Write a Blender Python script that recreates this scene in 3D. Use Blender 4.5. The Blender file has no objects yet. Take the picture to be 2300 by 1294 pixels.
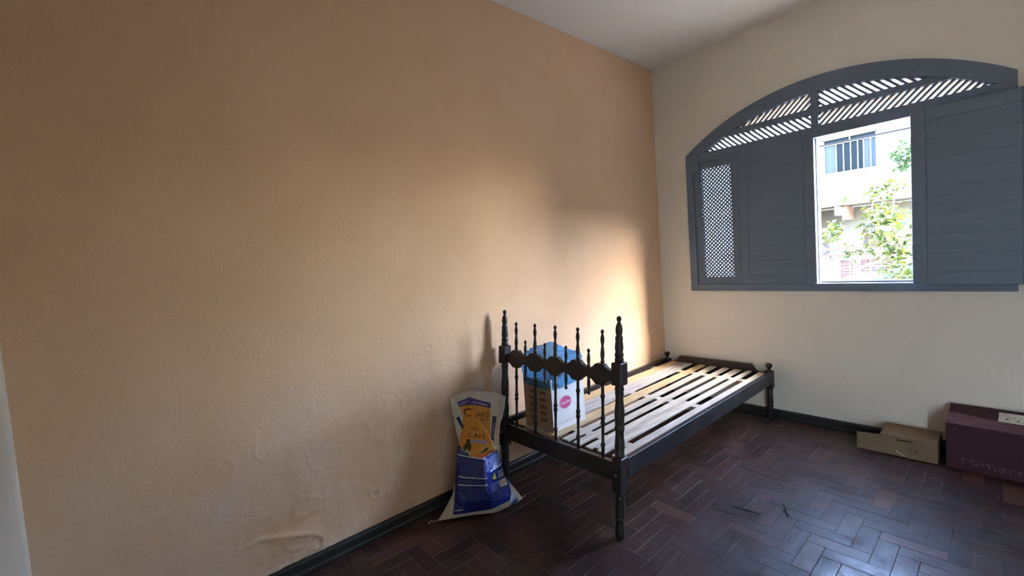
import bpy, math, random
import numpy as np
from mathutils import Matrix, Vector, noise

# ------------------------------------------------------------------ camera, world, sun, exposure
scene = bpy.context.scene
COL = scene.collection
cam_data = bpy.data.cameras.new('camera')
cam_data.sensor_width = 36.0
cam_data.lens = 15.401
cam_data.clip_start = 0.02
cam = bpy.data.objects.new('camera', cam_data)
COL.objects.link(cam)
RIGHT = (0.65900731, 0.74893508, -0.06932256)
UP = (0.00252686, 0.08996244, 0.99594195)
FWD = (-0.75213229, 0.65650819, -0.05739345)
CAM = (1.9948, -3.4625, 1.25)
cam.matrix_world = Matrix(((RIGHT[0], UP[0], -FWD[0], CAM[0]), (RIGHT[1], UP[1], -FWD[1], CAM[1]),
                           (RIGHT[2], UP[2], -FWD[2], CAM[2]), (0, 0, 0, 1)))
scene.camera = cam

SUN_DIR = Vector((0.80, 0.125, 0.58)).normalized()      # towards the sun
world = bpy.data.worlds.new('sky'); scene.world = world
world.use_nodes = True
wn = world.node_tree.nodes; wl = world.node_tree.links
wn.clear()
sky = wn.new('ShaderNodeTexSky'); sky.sky_type = 'NISHITA'; sky.sun_disc = False
sky.sun_elevation = math.asin(SUN_DIR.z); sky.sun_rotation = math.atan2(SUN_DIR.x, SUN_DIR.y)
sky.air_density = 1.0; sky.dust_density = 2.8; sky.ozone_density = 3.5
bg = wn.new('ShaderNodeBackground'); bg.inputs['Strength'].default_value = 1.0
wo = wn.new('ShaderNodeOutputWorld')
wl.new(sky.outputs[0], bg.inputs[0]); wl.new(bg.outputs[0], wo.inputs[0])

sun_data = bpy.data.lights.new('sun', 'SUN'); sun_data.energy = 8.0; sun_data.angle = math.radians(0.6)
sun_data.color = (1.0, 0.93, 0.82)
sun = bpy.data.objects.new('sun', sun_data); COL.objects.link(sun)
sun.rotation_euler = (-SUN_DIR).to_track_quat('-Z', 'Y').to_euler()

vs = scene.view_settings
vs.view_transform = 'Standard'; vs.look = 'None'; vs.gamma = 1.0; vs.use_curve_mapping = False
vs.exposure = 4.1
cy = scene.cycles
cy.use_denoising = True
cy.max_bounces = 6; cy.diffuse_bounces = 5; cy.glossy_bounces = 3; cy.transmission_bounces = 4; cy.transparent_max_bounces = 8
cy.use_adaptive_sampling = True; cy.adaptive_threshold = 0.04
cy.caustics_reflective = False; cy.caustics_refractive = False
cy.use_guiding = True
cy.sample_clamp_indirect = 0.0

# ------------------------------------------------------------------ helpers
rnd = random.Random(7)

class MB:
    """collects verts and faces of ONE mesh"""
    def __init__(s): s.v = []; s.f = []; s.smooth = []
    def add(s, vs_, fs, smooth=False):
        o = len(s.v); s.v += [tuple(p) for p in vs_]
        for f in fs: s.f.append([i + o for i in f]); s.smooth.append(smooth)
        return s
    def box(s, a, b, bev=0.0):
        x0, y0, z0 = a; x1, y1, z1 = b
        if bev <= 0:
            V = [(x0,y0,z0),(x1,y0,z0),(x1,y1,z0),(x0,y1,z0),(x0,y0,z1),(x1,y0,z1),(x1,y1,z1),(x0,y1,z1)]
            return s.add(V, [(3,2,1,0),(4,5,6,7),(0,1,5,4),(1,2,6,5),(2,3,7,6),(3,0,4,7)])
        c = bev; V = []; idx = {}
        for sx, X in ((-1, x0), (1, x1)):
            for sy, Y in ((-1, y0), (1, y1)):
                for sz, Z in ((-1, z0), (1, z1)):
                    for ax in range(3):
                        p = [X - sx*c, Y - sy*c, Z - sz*c]
                        p[ax] = (X, Y, Z)[ax]
                        idx[(sx, sy, sz, ax)] = len(V); V.append(p)
        F = []
        def q(ids, n):
            a_, b_, c_ = (Vector(V[i]) for i in ids[:3])
            if (b_ - a_).cross(c_ - b_).dot(Vector(n)) < 0: ids = ids[::-1]
            F.append(ids)
        for ax in range(3):
            o1, o2 = [k for k in range(3) if k != ax]
            for sg in (-1, 1):
                ids = []
                for s1, s2 in ((-1,-1),(1,-1),(1,1),(-1,1)):
                    k = [0,0,0]; k[ax] = sg; k[o1] = s1; k[o2] = s2
                    ids.append(idx[(k[0],k[1],k[2],ax)])
                n = [0,0,0]; n[ax] = sg; q(ids, n)
            for s1 in (-1, 1):
                for s2 in (-1, 1):
                    def K(sa, a_): k=[0,0,0]; k[ax]=sa; k[o1]=s1; k[o2]=s2; return idx[(k[0],k[1],k[2],a_)]
                    n=[0,0,0]; n[o1]=s1; n[o2]=s2
                    q([K(-1,o1),K(1,o1),K(1,o2),K(-1,o2)], n)
        for sx in (-1,1):
            for sy in (-1,1):
                for sz in (-1,1):
                    q([idx[(sx,sy,sz,0)],idx[(sx,sy,sz,1)],idx[(sx,sy,sz,2)]],(sx,sy,sz))
        return s.add(V, F)
    def prism(s, poly, y0, y1, axis='y'):
        """closed outline poly [(a,b)] extruded along axis"""
        n = len(poly)
        area = sum(poly[i][0]*poly[(i+1)%n][1]-poly[(i+1)%n][0]*poly[i][1] for i in range(n))
        if area < 0: poly = poly[::-1]
        def P(a, b, t):
            return (a, t, b) if axis == 'y' else ((t, a, b) if axis == 'x' else (a, b, t))
        V = [P(a,b,y0) for a,b in poly] + [P(a,b,y1) for a,b in poly]
        F = [list(range(n)), list(range(2*n-1, n-1, -1))] + [[i, i+n, (i+1)%n+n, (i+1)%n] for i in range(n)]
        if axis != 'y': F = [f[::-1] for f in F]
        return s.add(V, F)
    def band(s, top, bot, y0, y1):
        """strip between two polylines in the xz plane, extruded along y"""
        for i in range(len(top)-1):
            a, b, c, d = bot[i], bot[i+1], top[i+1], top[i]
            V = [(p[0], y0, p[1]) for p in (a,b,c,d)] + [(p[0], y1, p[1]) for p in (a,b,c,d)]
            F = [(0,1,2,3),(7,6,5,4),(0,4,5,1),(3,2,6,7)]
            if i == 0: F.append((0,3,7,4))
            if i == len(top)-2: F.append((1,5,6,2))
            s.add(V, F)
        return s
    def lathe(s, prof, c=(0,0), n=14, lean=None):
        """prof [(r,z)]; axis vertical at c=(x,y); lean(z)->dy"""
        V = []; F = []
        for r, z in prof:
            dy = lean(z) if lean else 0
            for k in range(n):
                a = 2*math.pi*k/n
                V.append((c[0]+r*math.cos(a), c[1]+dy+r*math.sin(a), z))
        m = len(prof)
        for i in range(m-1):
            for k in range(n):
                k2 = (k+1) % n
                F.append((i*n+k, i*n+k2, (i+1)*n+k2, (i+1)*n+k))
        F.append(list(range(n))[::-1]); F.append([(m-1)*n+k for k in range(n)])
        return s.add(V, F, True)
    def tube(s, pts, r, n=6):
        pts = [Vector(p) for p in pts]; rs = r if isinstance(r, (list, tuple)) else [r]*len(pts)
        V = []; F = []
        for i, p in enumerate(pts):
            t = (pts[min(i+1, len(pts)-1)] - pts[max(i-1, 0)]).normalized()
            a = t.cross(Vector((0,0,1)) if abs(t.z) < .9 else Vector((1,0,0))).normalized(); b = t.cross(a)
            for k in range(n):
                an = 2*math.pi*k/n
                V.append(p + (a*math.cos(an) + b*math.sin(an))*rs[i])
        m = len(pts)
        for i in range(m-1):
            for k in range(n):
                k2 = (k+1) % n
                F.append((i*n+k, (i+1)*n+k, (i+1)*n+k2, i*n+k2))
        F.append(list(range(n))); F.append([(m-1)*n+k for k in range(n)][::-1])
        return s.add(V, F, True)
    def mesh(s, name):
        me = bpy.data.meshes.new(name); me.from_pydata(s.v, [], s.f)
        me.polygons.foreach_set('use_smooth', s.smooth); me.update()
        return me

def obj(name, mb, mat, parent=None, label=None, kind=None):
    me = mb if isinstance(mb, bpy.types.Mesh) else mb.mesh(name)
    o = bpy.data.objects.new(name, me); COL.objects.link(o)
    if mat is not None and not me.materials: me.materials.append(mat)
    if parent is not None: o.parent = parent
    if label: o['label'] = label
    if kind: o['kind'] = kind
    return o

def tag(o, label, cat, group=None):
    o['label'] = label; o['category'] = cat
    if group: o['group'] = group
    return o

def thing(name, label, cat, loc=(0,0,0), group=None):
    o = bpy.data.objects.new(name, None); COL.objects.link(o); o.empty_display_size = .1
    o.location = loc
    return tag(o, label, cat, group)

def part(name, mb, mat, parent, label=None, kind=None):
    """a part modelled in room coordinates; its parent sits at its own base"""
    o = obj(name, mb, mat, parent, label, kind)
    p = parent; off = Vector((0,0,0))
    while p is not None:
        off += p.location; p = p.parent
    o.location = -off
    return o

def struct(name, mb, mat, label=None):
    o = obj(name, mb, mat); o['kind'] = 'structure'
    if label: o['label'] = label
    return o

def empty_struct(name, label=None):
    o = bpy.data.objects.new(name, None); COL.objects.link(o); o['kind'] = 'structure'
    if label: o['label'] = label
    return o

# ------------------------------------------------------------------ materials
def mat_new(name):
    m = bpy.data.materials.new(name); m.use_nodes = True
    nt = m.node_tree; b = nt.nodes['Principled BSDF']
    return m, nt, b

def paint(name, col, col2=None, rough=0.7, scale=4.0, bump=0.0, bscale=60.0, spec=0.3, per_object=0.0, coords='Object', stretch=None, detail=5.0, lo=.35, hi=.68):
    m, nt, b = mat_new(name)
    N, L = nt.nodes, nt.links
    tc = N.new('ShaderNodeTexCoord'); mp = N.new('ShaderNodeMapping'); L.new(tc.outputs[coords], mp.inputs[0])
    if stretch: mp.inputs['Scale'].default_value = stretch
    b.inputs['Roughness'].default_value = rough
    b.inputs['Specular IOR Level'].default_value = spec
    base = None
    if col2 is not None:
        nz = N.new('ShaderNodeTexNoise'); nz.inputs['Scale'].default_value = scale; nz.inputs['Detail'].default_value = detail
        L.new(mp.outputs[0], nz.inputs['Vector'])
        cr = N.new('ShaderNodeValToRGB'); cr.color_ramp.elements[0].position = lo; cr.color_ramp.elements[1].position = hi
        cr.color_ramp.elements[0].color = (*col, 1); cr.color_ramp.elements[1].color = (*col2, 1)
        L.new(nz.outputs['Fac'], cr.inputs[0]); base = cr.outputs[0]
    if per_object > 0:
        oi = N.new('ShaderNodeObjectInfo'); mr = N.new('ShaderNodeMapRange')
        mr.inputs['To Min'].default_value = 1 - per_object; mr.inputs['To Max'].default_value = 1 + per_object
        L.new(oi.outputs['Random'], mr.inputs['Value'])
        hs = N.new('ShaderNodeHueSaturation'); L.new(mr.outputs[0], hs.inputs['Value'])
        if base is not None: L.new(base, hs.inputs['Color'])
        else: hs.inputs['Color'].default_value = (*col, 1)
        base = hs.outputs[0]
    if base is not None: L.new(base, b.inputs['Base Color'])
    else: b.inputs['Base Color'].default_value = (*col, 1)
    if bump > 0:
        n2 = N.new('ShaderNodeTexNoise'); n2.inputs['Scale'].default_value = bscale; n2.inputs['Detail'].default_value = 4
        L.new(mp.outputs[0], n2.inputs['Vector'])
        bp = N.new('ShaderNodeBump'); bp.inputs['Strength'].default_value = 1.0; bp.inputs['Distance'].default_value = bump
        L.new(n2.outputs['Fac'], bp.inputs['Height']); L.new(bp.outputs[0], b.inputs['Normal'])
    return m

M = {}
M['wall_tan'] = paint('tan_wall_paint', (.685,.452,.278), (.735,.492,.312), .8, 2.2, .0012, 70, .2)
M['wall_cream'] = paint('cream_wall_paint', (.69,.645,.56), (.74,.695,.61), .8, 1.6, .001, 80, .2)
M['ceiling'] = paint('ceiling_paint', (.76,.74,.69), (.80,.78,.73), .85, 1.2, .0006, 60, .15)
M['plaster_out'] = paint('outer_plaster', (.72,.64,.52), (.78,.70,.58), .9, 3, .002, 50, .2)
M['skirting'] = paint('dark_skirting', (.012,.015,.014), (.022,.025,.024), .38, 9, .0004, 90, .45)
M['shutter'] = paint('glare_tinted_shutter_paint', (.130,.168,.225), (.150,.192,.250), .6, 3.0, .0006, 40, .3, stretch=(1,1,9))  # bluish tone is a lens-glare veil mixed into the paint colour
M['slat_wood'] = paint('bare_slat_edge_wood', (.36,.25,.16), (.44,.32,.21), .7, 6)
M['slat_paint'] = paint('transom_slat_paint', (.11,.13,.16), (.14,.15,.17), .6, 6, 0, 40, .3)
M['metal'] = paint('dull_metal', (.35,.35,.36), None, .35); M['metal'].node_tree.nodes['Principled BSDF'].inputs['Metallic'].default_value = .9
M['bed'] = paint('dark_bed_wood', (.016,.012,.011), (.030,.022,.020), .42, 7, .0004, 60, .45, stretch=(1,1,.25))
M['bed_rail'] = paint('dusty_dark_bed_wood', (.015,.013,.014), (.050,.046,.050), .5, 14, .0004, 60, .4, stretch=(1,.35,1), lo=.45, hi=.85)
M['slat'] = paint('pale_slat_wood', (.50,.43,.34), (.70,.63,.53), .75, 6, .0006, 50, .25, per_object=.12, stretch=(9,.8,1))
M['slat_grey'] = paint('grey_slat_wood', (.38,.36,.34), (.52,.50,.48), .75, 6, .0006, 50, .25, stretch=(9,.8,1))
M['slat_warm'] = paint('warm_slat_wood', (.50,.36,.20), (.64,.50,.31), .7, 6, .0006, 50, .25, stretch=(9,.8,1))
M['cardboard'] = paint('brown_cardboard', (.30,.21,.13), (.36,.26,.165), .85, 6, .0004, 120, .15)
M['cardboard_old'] = paint('dull_cardboard', (.185,.125,.078), (.225,.16,.10), .85, 6, .0004, 120, .15)
M['cardboard_dark'] = paint('cardboard_print', (.16,.105,.065), None, .85, spec=.15)
M['white_print'] = paint('white_carton_face', (.70,.70,.69), (.76,.76,.75), .6, 5, 0, 60, .3)
M['pink'] = paint('pink_print', (.62,.10,.26), None, .6)
M['pale_pink'] = paint('pale_pink_print', (.66,.40,.52), None, .6)
M['white'] = paint('white_print', (.82,.80,.80), None, .6)
M['maroon'] = paint('maroon_carton', (.040,.014,.019), (.052,.019,.025), .6, 5, .0003, 90, .2)
M['maroon_worn'] = paint('worn_maroon_carton', (.11,.05,.058), (.16,.085,.095), .75, 22, .0008, 120, .2)
M['maroon_print'] = paint('maroon_carton_lettering', (.13,.07,.075), (.055,.025,.03), .7, 40)
M['label'] = paint('paper_label', (.55,.53,.47), (.66,.64,.58), .75, 14)
M['ink'] = paint('black_ink', (.03,.03,.032), None, .7)
M['tape'] = paint('carton_dark_slot', (.03,.022,.016), None, .8)
M['concrete'] = paint('street_concrete', (.22,.205,.19), (.27,.255,.235), .9, 2, .003, 20, .2)
M['grout'] = paint('floor_joint_dust', (.26,.225,.205), (.03,.024,.022), .9, 5)
M['house_white'] = paint('white_house_render', (.19,.183,.162), (.205,.198,.176), .85, 1.5)
M['house_cream'] = paint('cream_house_render', (.10,.092,.07), (.115,.105,.083), .85, 1.5)
M['beam'] = paint('brown_beam', (.24,.15,.10), (.30,.20,.14), .8, 6)
M['alu'] = paint('pale_window_bars', (.16,.16,.145), None, .5)
M['glass_dark'] = paint('blue_window_glass', (.005,.008,.010), (.008,.011,.013), .5, 1.2, 0, 1, .04)
M['curtain'] = paint('pale_blue_curtain', (.016,.022,.026), (.022,.028,.032), .8, 14, stretch=(4,1,.2))
M['gate_tan'] = paint('tan_gate_sheet', (.055,.038,.027), (.062,.044,.031), .6, 2)
M['gate_iron'] = paint('cream_gate_iron', (.13,.10,.075), None, .6)
M['brick'] = paint('pink_brick', (.048,.024,.018), (.058,.031,.024), .85, 8, per_object=.12)
M['mortar'] = paint('wall_mortar', (.06,.046,.039), None, .9)
M['fence'] = paint('rusty_fence_iron', (.03,.017,.012), (.04,.024,.018), .6, 20)
M['bark'] = paint('pale_bark', (.11,.09,.066), (.14,.115,.088), .85, 20)
M['dark_inside'] = paint('dark_interior', (.05,.045,.04), None, .9)
M['car_paint'] = paint('light_blue_car_paint', (.034,.06,.08), None, .5, spec=.08)
M['car_dark'] = paint('dark_blue_plastic', (.03,.05,.14), None, .5)
M['wire'] = paint('black_cable', (.012,.012,.013), None, .9, spec=.0)
M['rust_panel'] = paint('pinkish_shutter', (.045,.031,.025), (.055,.04,.033), .8, 5)
M['splinter'] = paint('dark_splinter', (.02,.012,.010), None, .8)

def leaf_mat(name, c1, c2, c3):
    m, nt, b = mat_new(name); N, L = nt.nodes, nt.links
    oi = N.new('ShaderNodeNewGeometry'); cr = N.new('ShaderNodeValToRGB')
    e = cr.color_ramp.elements; e[0].color = (*c1,1); e[1].color = (*c3,1); k = e.new(.5); k.color = (*c2,1)
    ob = N.new('ShaderNodeObjectInfo'); ad = N.new('ShaderNodeMath'); ad.operation = 'ADD'
    fr = N.new('ShaderNodeMath'); fr.operation = 'FRACT'
    L.new(oi.outputs['Random Per Island'], ad.inputs[0]); L.new(ob.outputs['Random'], ad.inputs[1])
    L.new(ad.outputs[0], fr.inputs[0]); L.new(fr.outputs[0], cr.inputs[0])
    L.new(cr.outputs[0], b.inputs['Base Color']); b.inputs['Roughness'].default_value = .4
    tr = N.new('ShaderNodeBsdfTranslucent'); L.new(cr.outputs[0], tr.inputs['Color'])
    mx = N.new('ShaderNodeMixShader'); mx.inputs[0].default_value = .35
    L.new(b.outputs[0], mx.inputs[1]); L.new(tr.outputs[0], mx.inputs[2])
    L.new(mx.outputs[0], N['Material Output'].inputs['Surface'])
    return m
M['leaf'] = leaf_mat('shrub_leaf', (.013,.030,.005), (.030,.047,.006), (.064,.064,.007))
M['leaf_red'] = leaf_mat('young_red_leaf', (.030,.018,.009), (.044,.025,.012), (.047,.04,.010))
M['leaf_far'] = leaf_mat('far_tree_leaf', (.014,.036,.009), (.023,.052,.012), (.038,.064,.015))

def parquet_mat(name, along_x):
    m, nt, b = mat_new(name); N, L = nt.nodes, nt.links
    geo = N.new('ShaderNodeNewGeometry'); oi = N.new('ShaderNodeObjectInfo')
    ad = N.new('ShaderNodeMath'); ad.operation = 'ADD'; fr = N.new('ShaderNodeMath'); fr.operation = 'FRACT'
    L.new(oi.outputs['Random'], ad.inputs[0]); L.new(geo.outputs['Random Per Island'], ad.inputs[1]); L.new(ad.outputs[0], fr.inputs[0])
    cr = N.new('ShaderNodeValToRGB'); e = cr.color_ramp.elements
    e[0].color = (.017,.007,.007,1); e[1].color = (.15,.066,.034,1); e[1].position = 1.0
    for p, c in ((.35,(.026,.012,.011)), (.7,(.038,.016,.014)), (.93,(.054,.022,.017)), (.965,(.085,.035,.022))):
        k = e.new(p); k.color = (*c,1)
    L.new(fr.outputs[0], cr.inputs[0])
    # grain streaks along the block, shifted from block to block
    mp = N.new('ShaderNodeMapping'); mp.inputs['Scale'].default_value = (7,75,1) if along_x else (75,7,1)
    cb_ = N.new('ShaderNodeCombineXYZ'); sc = N.new('ShaderNodeMath'); sc.operation = 'MULTIPLY'; sc.inputs[1].default_value = 37.0
    L.new(fr.outputs[0], sc.inputs[0]); L.new(sc.outputs[0], cb_.inputs[2]); L.new(cb_.outputs[0], mp.inputs['Location']); L.new(geo.outputs['Position'], mp.inputs['Vector'])
    ng = N.new('ShaderNodeTexNoise'); ng.inputs['Scale'].default_value = 1.0; ng.inputs['Detail'].default_value = 5; L.new(mp.outputs[0], ng.inputs['Vector'])
    # worn patches spreading over many blocks
    n1 = N.new('ShaderNodeTexNoise'); n1.inputs['Scale'].default_value = 3.4; n1.inputs['Detail'].default_value = 9; n1.inputs['Roughness'].default_value = .68; n1.inputs['Distortion'].default_value = .6
    L.new(geo.outputs['Position'], n1.inputs['Vector'])
    r1 = N.new('ShaderNodeMapRange'); r1.inputs['From Min'].default_value = .40; r1.inputs['From Max'].default_value = .75; L.new(n1.outputs['Fac'], r1.inputs['Value'])
    r2 = N.new('ShaderNodeMapRange'); r2.inputs['From Min'].default_value = .35; r2.inputs['From Max'].default_value = .75; L.new(ng.outputs['Fac'], r2.inputs['Value'])
    mu = N.new('ShaderNodeMath'); mu.operation = 'MULTIPLY'; L.new(r1.outputs[0], mu.inputs[0]); L.new(r2.outputs[0], mu.inputs[1])
    mx = N.new('ShaderNodeMix'); mx.data_type = 'RGBA'
    L.new(mu.outputs[0], mx.inputs['Factor']); L.new(cr.outputs[0], mx.inputs['A']); mx.inputs['B'].default_value = (.115,.058,.044,1)
    L.new(mx.outputs['Result'], b.inputs['Base Color'])
    mr = N.new('ShaderNodeMapRange'); mr.inputs['From Min'].default_value = .32; mr.inputs['From Max'].default_value = .70
    mr.inputs['To Min'].default_value = .28; mr.inputs['To Max'].default_value = .60
    n4 = N.new('ShaderNodeTexNoise'); n4.inputs['Scale'].default_value = 6.5; n4.inputs['Detail'].default_value = 8; n4.inputs['Roughness'].default_value = .7; L.new(geo.outputs['Position'], n4.inputs['Vector'])
    L.new(n4.outputs['Fac'], mr.inputs['Value']); L.new(mr.outputs[0], b.inputs['Roughness']); b.inputs['Specular IOR Level'].default_value = .42
    bp = N.new('ShaderNodeBump'); bp.inputs['Distance'].default_value = .0007; bp.inputs['Strength'].default_value = .8; L.new(ng.outputs['Fac'], bp.inputs['Height']); L.new(bp.outputs[0], b.inputs['Normal'])
    return m
M['parquet_x'] = parquet_mat('worn_parquet_along_x', True); M['parquet_y'] = parquet_mat('worn_parquet_along_y', False)


def attr_mat(name, rough, spec=.4, coat=0):
    m, nt, b = mat_new(name); a = nt.nodes.new('ShaderNodeVertexColor'); a.layer_name = 'print'
    nt.links.new(a.outputs[0], b.inputs['Base Color']); b.inputs['Roughness'].default_value = rough
    b.inputs['Specular IOR Level'].default_value = spec
    return m
M['sack'] = attr_mat('printed_woven_sack', .34, .28)

def bag_mat():
    m, nt, b = mat_new('blue_plastic_film'); N, L = nt.nodes, nt.links
    b.inputs['Base Color'].default_value = (.16,.40,.68,1); b.inputs['Roughness'].default_value = .22
    b.inputs['Specular IOR Level'].default_value = .7
    tr = N.new('ShaderNodeBsdfTranslucent'); tr.inputs['Color'].default_value = (.24,.55,.85,1)
    tp = N.new('ShaderNodeBsdfTransparent'); tp.inputs['Color'].default_value = (.55,.78,.97,1)
    m1 = N.new('ShaderNodeMixShader'); m1.inputs[0].default_value = .55
    m2 = N.new('ShaderNodeMixShader'); m2.inputs[0].default_value = .40
    L.new(b.outputs[0], m1.inputs[1]); L.new(tr.outputs[0], m1.inputs[2])
    L.new(m1.outputs[0], m2.inputs[1]); L.new(tp.outputs[0], m2.inputs[2])
    L.new(m2.outputs[0], N['Material Output'].inputs['Surface'])
    return m
M['bag'] = bag_mat()

# ------------------------------------------------------------------ the room shell
H = 2.781; XR = 3.55; YF = -3.764          # ceiling height, right wall, front wall
SILL = 0.92; WX0, WX1 = 0.268, 2.017; WXM = (WX0 + WX1)/2
def arch(x, drop=0.0):
    """outer arch line of the window, a little higher at its right end; drop moves to an inner line"""
    t = x - WXM; R_ = 1.434
    return 2.318 - (R_ - math.sqrt(max(0, R_*R_ - t*t))) + .025*t - drop
WT = 0.17                                   # wall thickness

# floor: slab under herringbone blocks
fl = MB().box((-.15, YF-.15, -.12), (XR+.15, WT, -.0011))
floor = struct('floor', fl, M['grout'], 'worn dark parquet floor laid in herringbone')
BW = 0.068; FX, FY = 0.81, -0.808
def project(p):
    d = Vector(p) - Vector(CAM)
    z = d.dot(Vector(FWD))
    if z < .05: return None
    return (1150 + 983.94*d.dot(Vector(RIGHT))/z, 647 - 983.94*d.dot(Vector(UP))/z)
blocks = []
for i in range(-16, 46):
    for j in range(-48, 16):
        k = (i + j) % 6
        if k == 0:   c = (i, j, 3, 1)
        elif k == 3: c = (i, j, 1, 3)
        else: continue
        x0 = FX + c[0]*BW; y0 = FY + c[1]*BW; x1 = x0 + c[2]*BW; y1 = y0 + c[3]*BW
        X0, Y0, X1, Y1 = max(x0, 0), max(y0, YF), min(x1, XR), min(y1, 0)
        if X1 - X0 < .008 or Y1 - Y0 < .008: continue
        full = (X0, Y0, X1, Y1) == (x0, y0, x1, y1)
        q = [project((a, b_, 0)) for a, b_ in ((X0,Y0),(X1,Y0),(X1,Y1),(X0,Y1))]
        area = 0
        if all(q):
            mx_, my_ = sum(a for a,_ in q)/4, sum(b_ for _,b_ in q)/4
            if -40 < mx_ < 2340 and -40 < my_ < 1334:
                area = abs(sum(q[a][0]*q[(a+1)%4][1]-q[(a+1)%4][0]*q[a][1] for a in range(4)))/2
        blocks.append((area, X0, Y0, X1, Y1, c[2] == 3, full))
blocks.sort(reverse=True)
g = .0008
def block_box(mb, X0, Y0, X1, Y1, dz, rx=0, ry=0):
    xs, ys = (X0+X1)/2, (Y0+Y1)/2
    a = MB().box((X0+g, Y0+g, -.006), (X1-g, Y1-g, 0), .0007)
    V = [(x, y, z + (dz + rx*(x-xs) + ry*(y-ys))*(z > -.003)) for x, y, z in a.v]
    mb.add(V, a.f)
shared = {}
def block_mesh(horizontal):
    if horizontal not in shared:
        hx, hy = (1.5*BW, .5*BW) if horizontal else (.5*BW, 1.5*BW)
        mb = MB(); block_box(mb, -hx, -hy, hx, hy, 0); me = mb.mesh('parquet_block'); me.materials.append(M['parquet_x' if horizontal else 'parquet_y']); shared[horizontal] = me
    return shared[horizontal]
rest = MB(); rest_mat = []
for n_, (area, X0, Y0, X1, Y1, hz, full) in enumerate(blocks):
    rx, ry, dz = rnd.uniform(-.003,.003), rnd.uniform(-.003,.003), rnd.uniform(-.0005,.0002)
    if n_ < 300 and full:
        o = bpy.data.objects.new('parquet_block', block_mesh(hz)); COL.objects.link(o); o.parent = floor
        o.location = ((X0+X1)/2, (Y0+Y1)/2, dz); o.rotation_euler = (ry, -rx, 0)
    elif n_ < 300:
        mb = MB(); block_box(mb, X0, Y0, X1, Y1, dz); obj('parquet_block', mb, M['parquet_x' if hz else 'parquet_y'], floor)
    else:
        nf0 = len(rest.f); block_box(rest, X0, Y0, X1, Y1, dz, rx, ry); rest_mat += [0 if hz else 1]*(len(rest.f)-nf0)
fo = obj('parquet_field', rest, M['parquet_x'], floor, 'remaining parquet blocks of the floor', 'stuff')
fo.data.materials.append(M['parquet_y']); fo.data.polygons.foreach_set('material_index', rest_mat)

# left wall: plaster with damp blisters, flaked spots and dents near the floor
def seg_d(p, a, b):
    ax, ay = a; bx, by = b; px, py = p
    dx, dy = bx-ax, by-ay; t = max(0, min(1, ((px-ax)*dx+(py-ay)*dy)/(dx*dx+dy*dy)))
    return math.hypot(px-ax-t*dx, py-ay-t*dy), t
CRES = [(-3.20,.205),(-3.163,.212),(-3.10,.195),(-3.04,.176),(-2.985,.156),(-2.945,.135),(-2.918,.105),(-2.925,.078),(-2.955,.07)]
PITS = [(-2.672,.203,.016,.004),(-2.655,.222,.008,.003),(-2.700,.150,.009,.003),(-2.905,.055,.009,.003),(-3.01,.05,.014,.004),(-3.06,.075,.010,.003),
        (-2.447,1.338,.010,.003),(-2.425,1.345,.006,.002),(-2.118,1.345,.004,.002),(-2.316,.843,.010,.003),(-2.60,.335,.006,.002),(-2.585,.345,.005,.002),(-2.61,.36,.005,.002),
        (-2.59,.325,.004,.002),(-2.575,.355,.004,.002),(-2.50,.42,.004,.002),(-2.49,.41,.004,.002),(-2.95,.45,.006,.002),(-3.0,.44,.005,.002),(-2.82,.47,.008,.003)]
def relief(y, z):
    h_ = .0015*noise.noise((y*1.3, z*1.3, 2.0))
    m_ = max(0, 1 - z/1.15); m_ *= m_*(3-2*m_)
    if m_ > 0:
        b1 = noise.noise((y*4.2, z*5.0, 9.1)); b2 = noise.noise((y*11, z*12, 3.3)); b3 = noise.noise((y*27, z*27, 5.5))
        h_ += m_*(.010*max(0, b1-.05) + .0045*max(0, b2-.08) + .0016*b3)
        r_ = abs(noise.noise((y*6.0+2, z*6.5, 1.7)))
        h_ += m_*.003*max(0, 1 - r_/.05)*(1 if b1 > 0 else .2)
    if z < .4 and y < -2.8:
        best = min((seg_d((y, z), CRES[i], CRES[i+1])[0], i) for i in range(len(CRES)-1))
        h_ += .0065*math.exp(-(best[0]/.0065)**2)
        if y > -3.12 and z < .19 and best[0] < .03 and z < .25+.6*(-3.0-y)*.3: h_ += .002
    for py, pz, r_, dp in PITS:
        d_ = math.hypot((y-py), (z-pz))
        if d_ < r_*3: h_ += -dp*math.exp(-(d_/r_)**4) + .0018*math.exp(-((d_-r_*1.35)/(r_*.35))**2)
    return h_
ys = np.concatenate([np.arange(YF-.001, -3.3, .03), np.arange(-3.3, -1.9, .008), np.arange(-1.9, -0.001, .02), [0.0]])
zs = np.concatenate([np.arange(0, 1.0, .008), np.arange(1.0, 1.42, .014), np.arange(1.42, H, .05), [H]])
V = []; F = []
for z in zs:
    for y in ys: V.append((relief(float(y), float(z)), float(y), float(z)))
ny = len(ys)
for a in range(len(zs)-1):
    for b_ in range(ny-1): F.append((a*ny+b_, a*ny+b_+1, (a+1)*ny+b_+1, (a+1)*ny+b_))
wlm = MB().add(V, F, True)
wlm.box((-.17, YF-.15, -.12), (-.02, 0.0, H))
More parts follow.
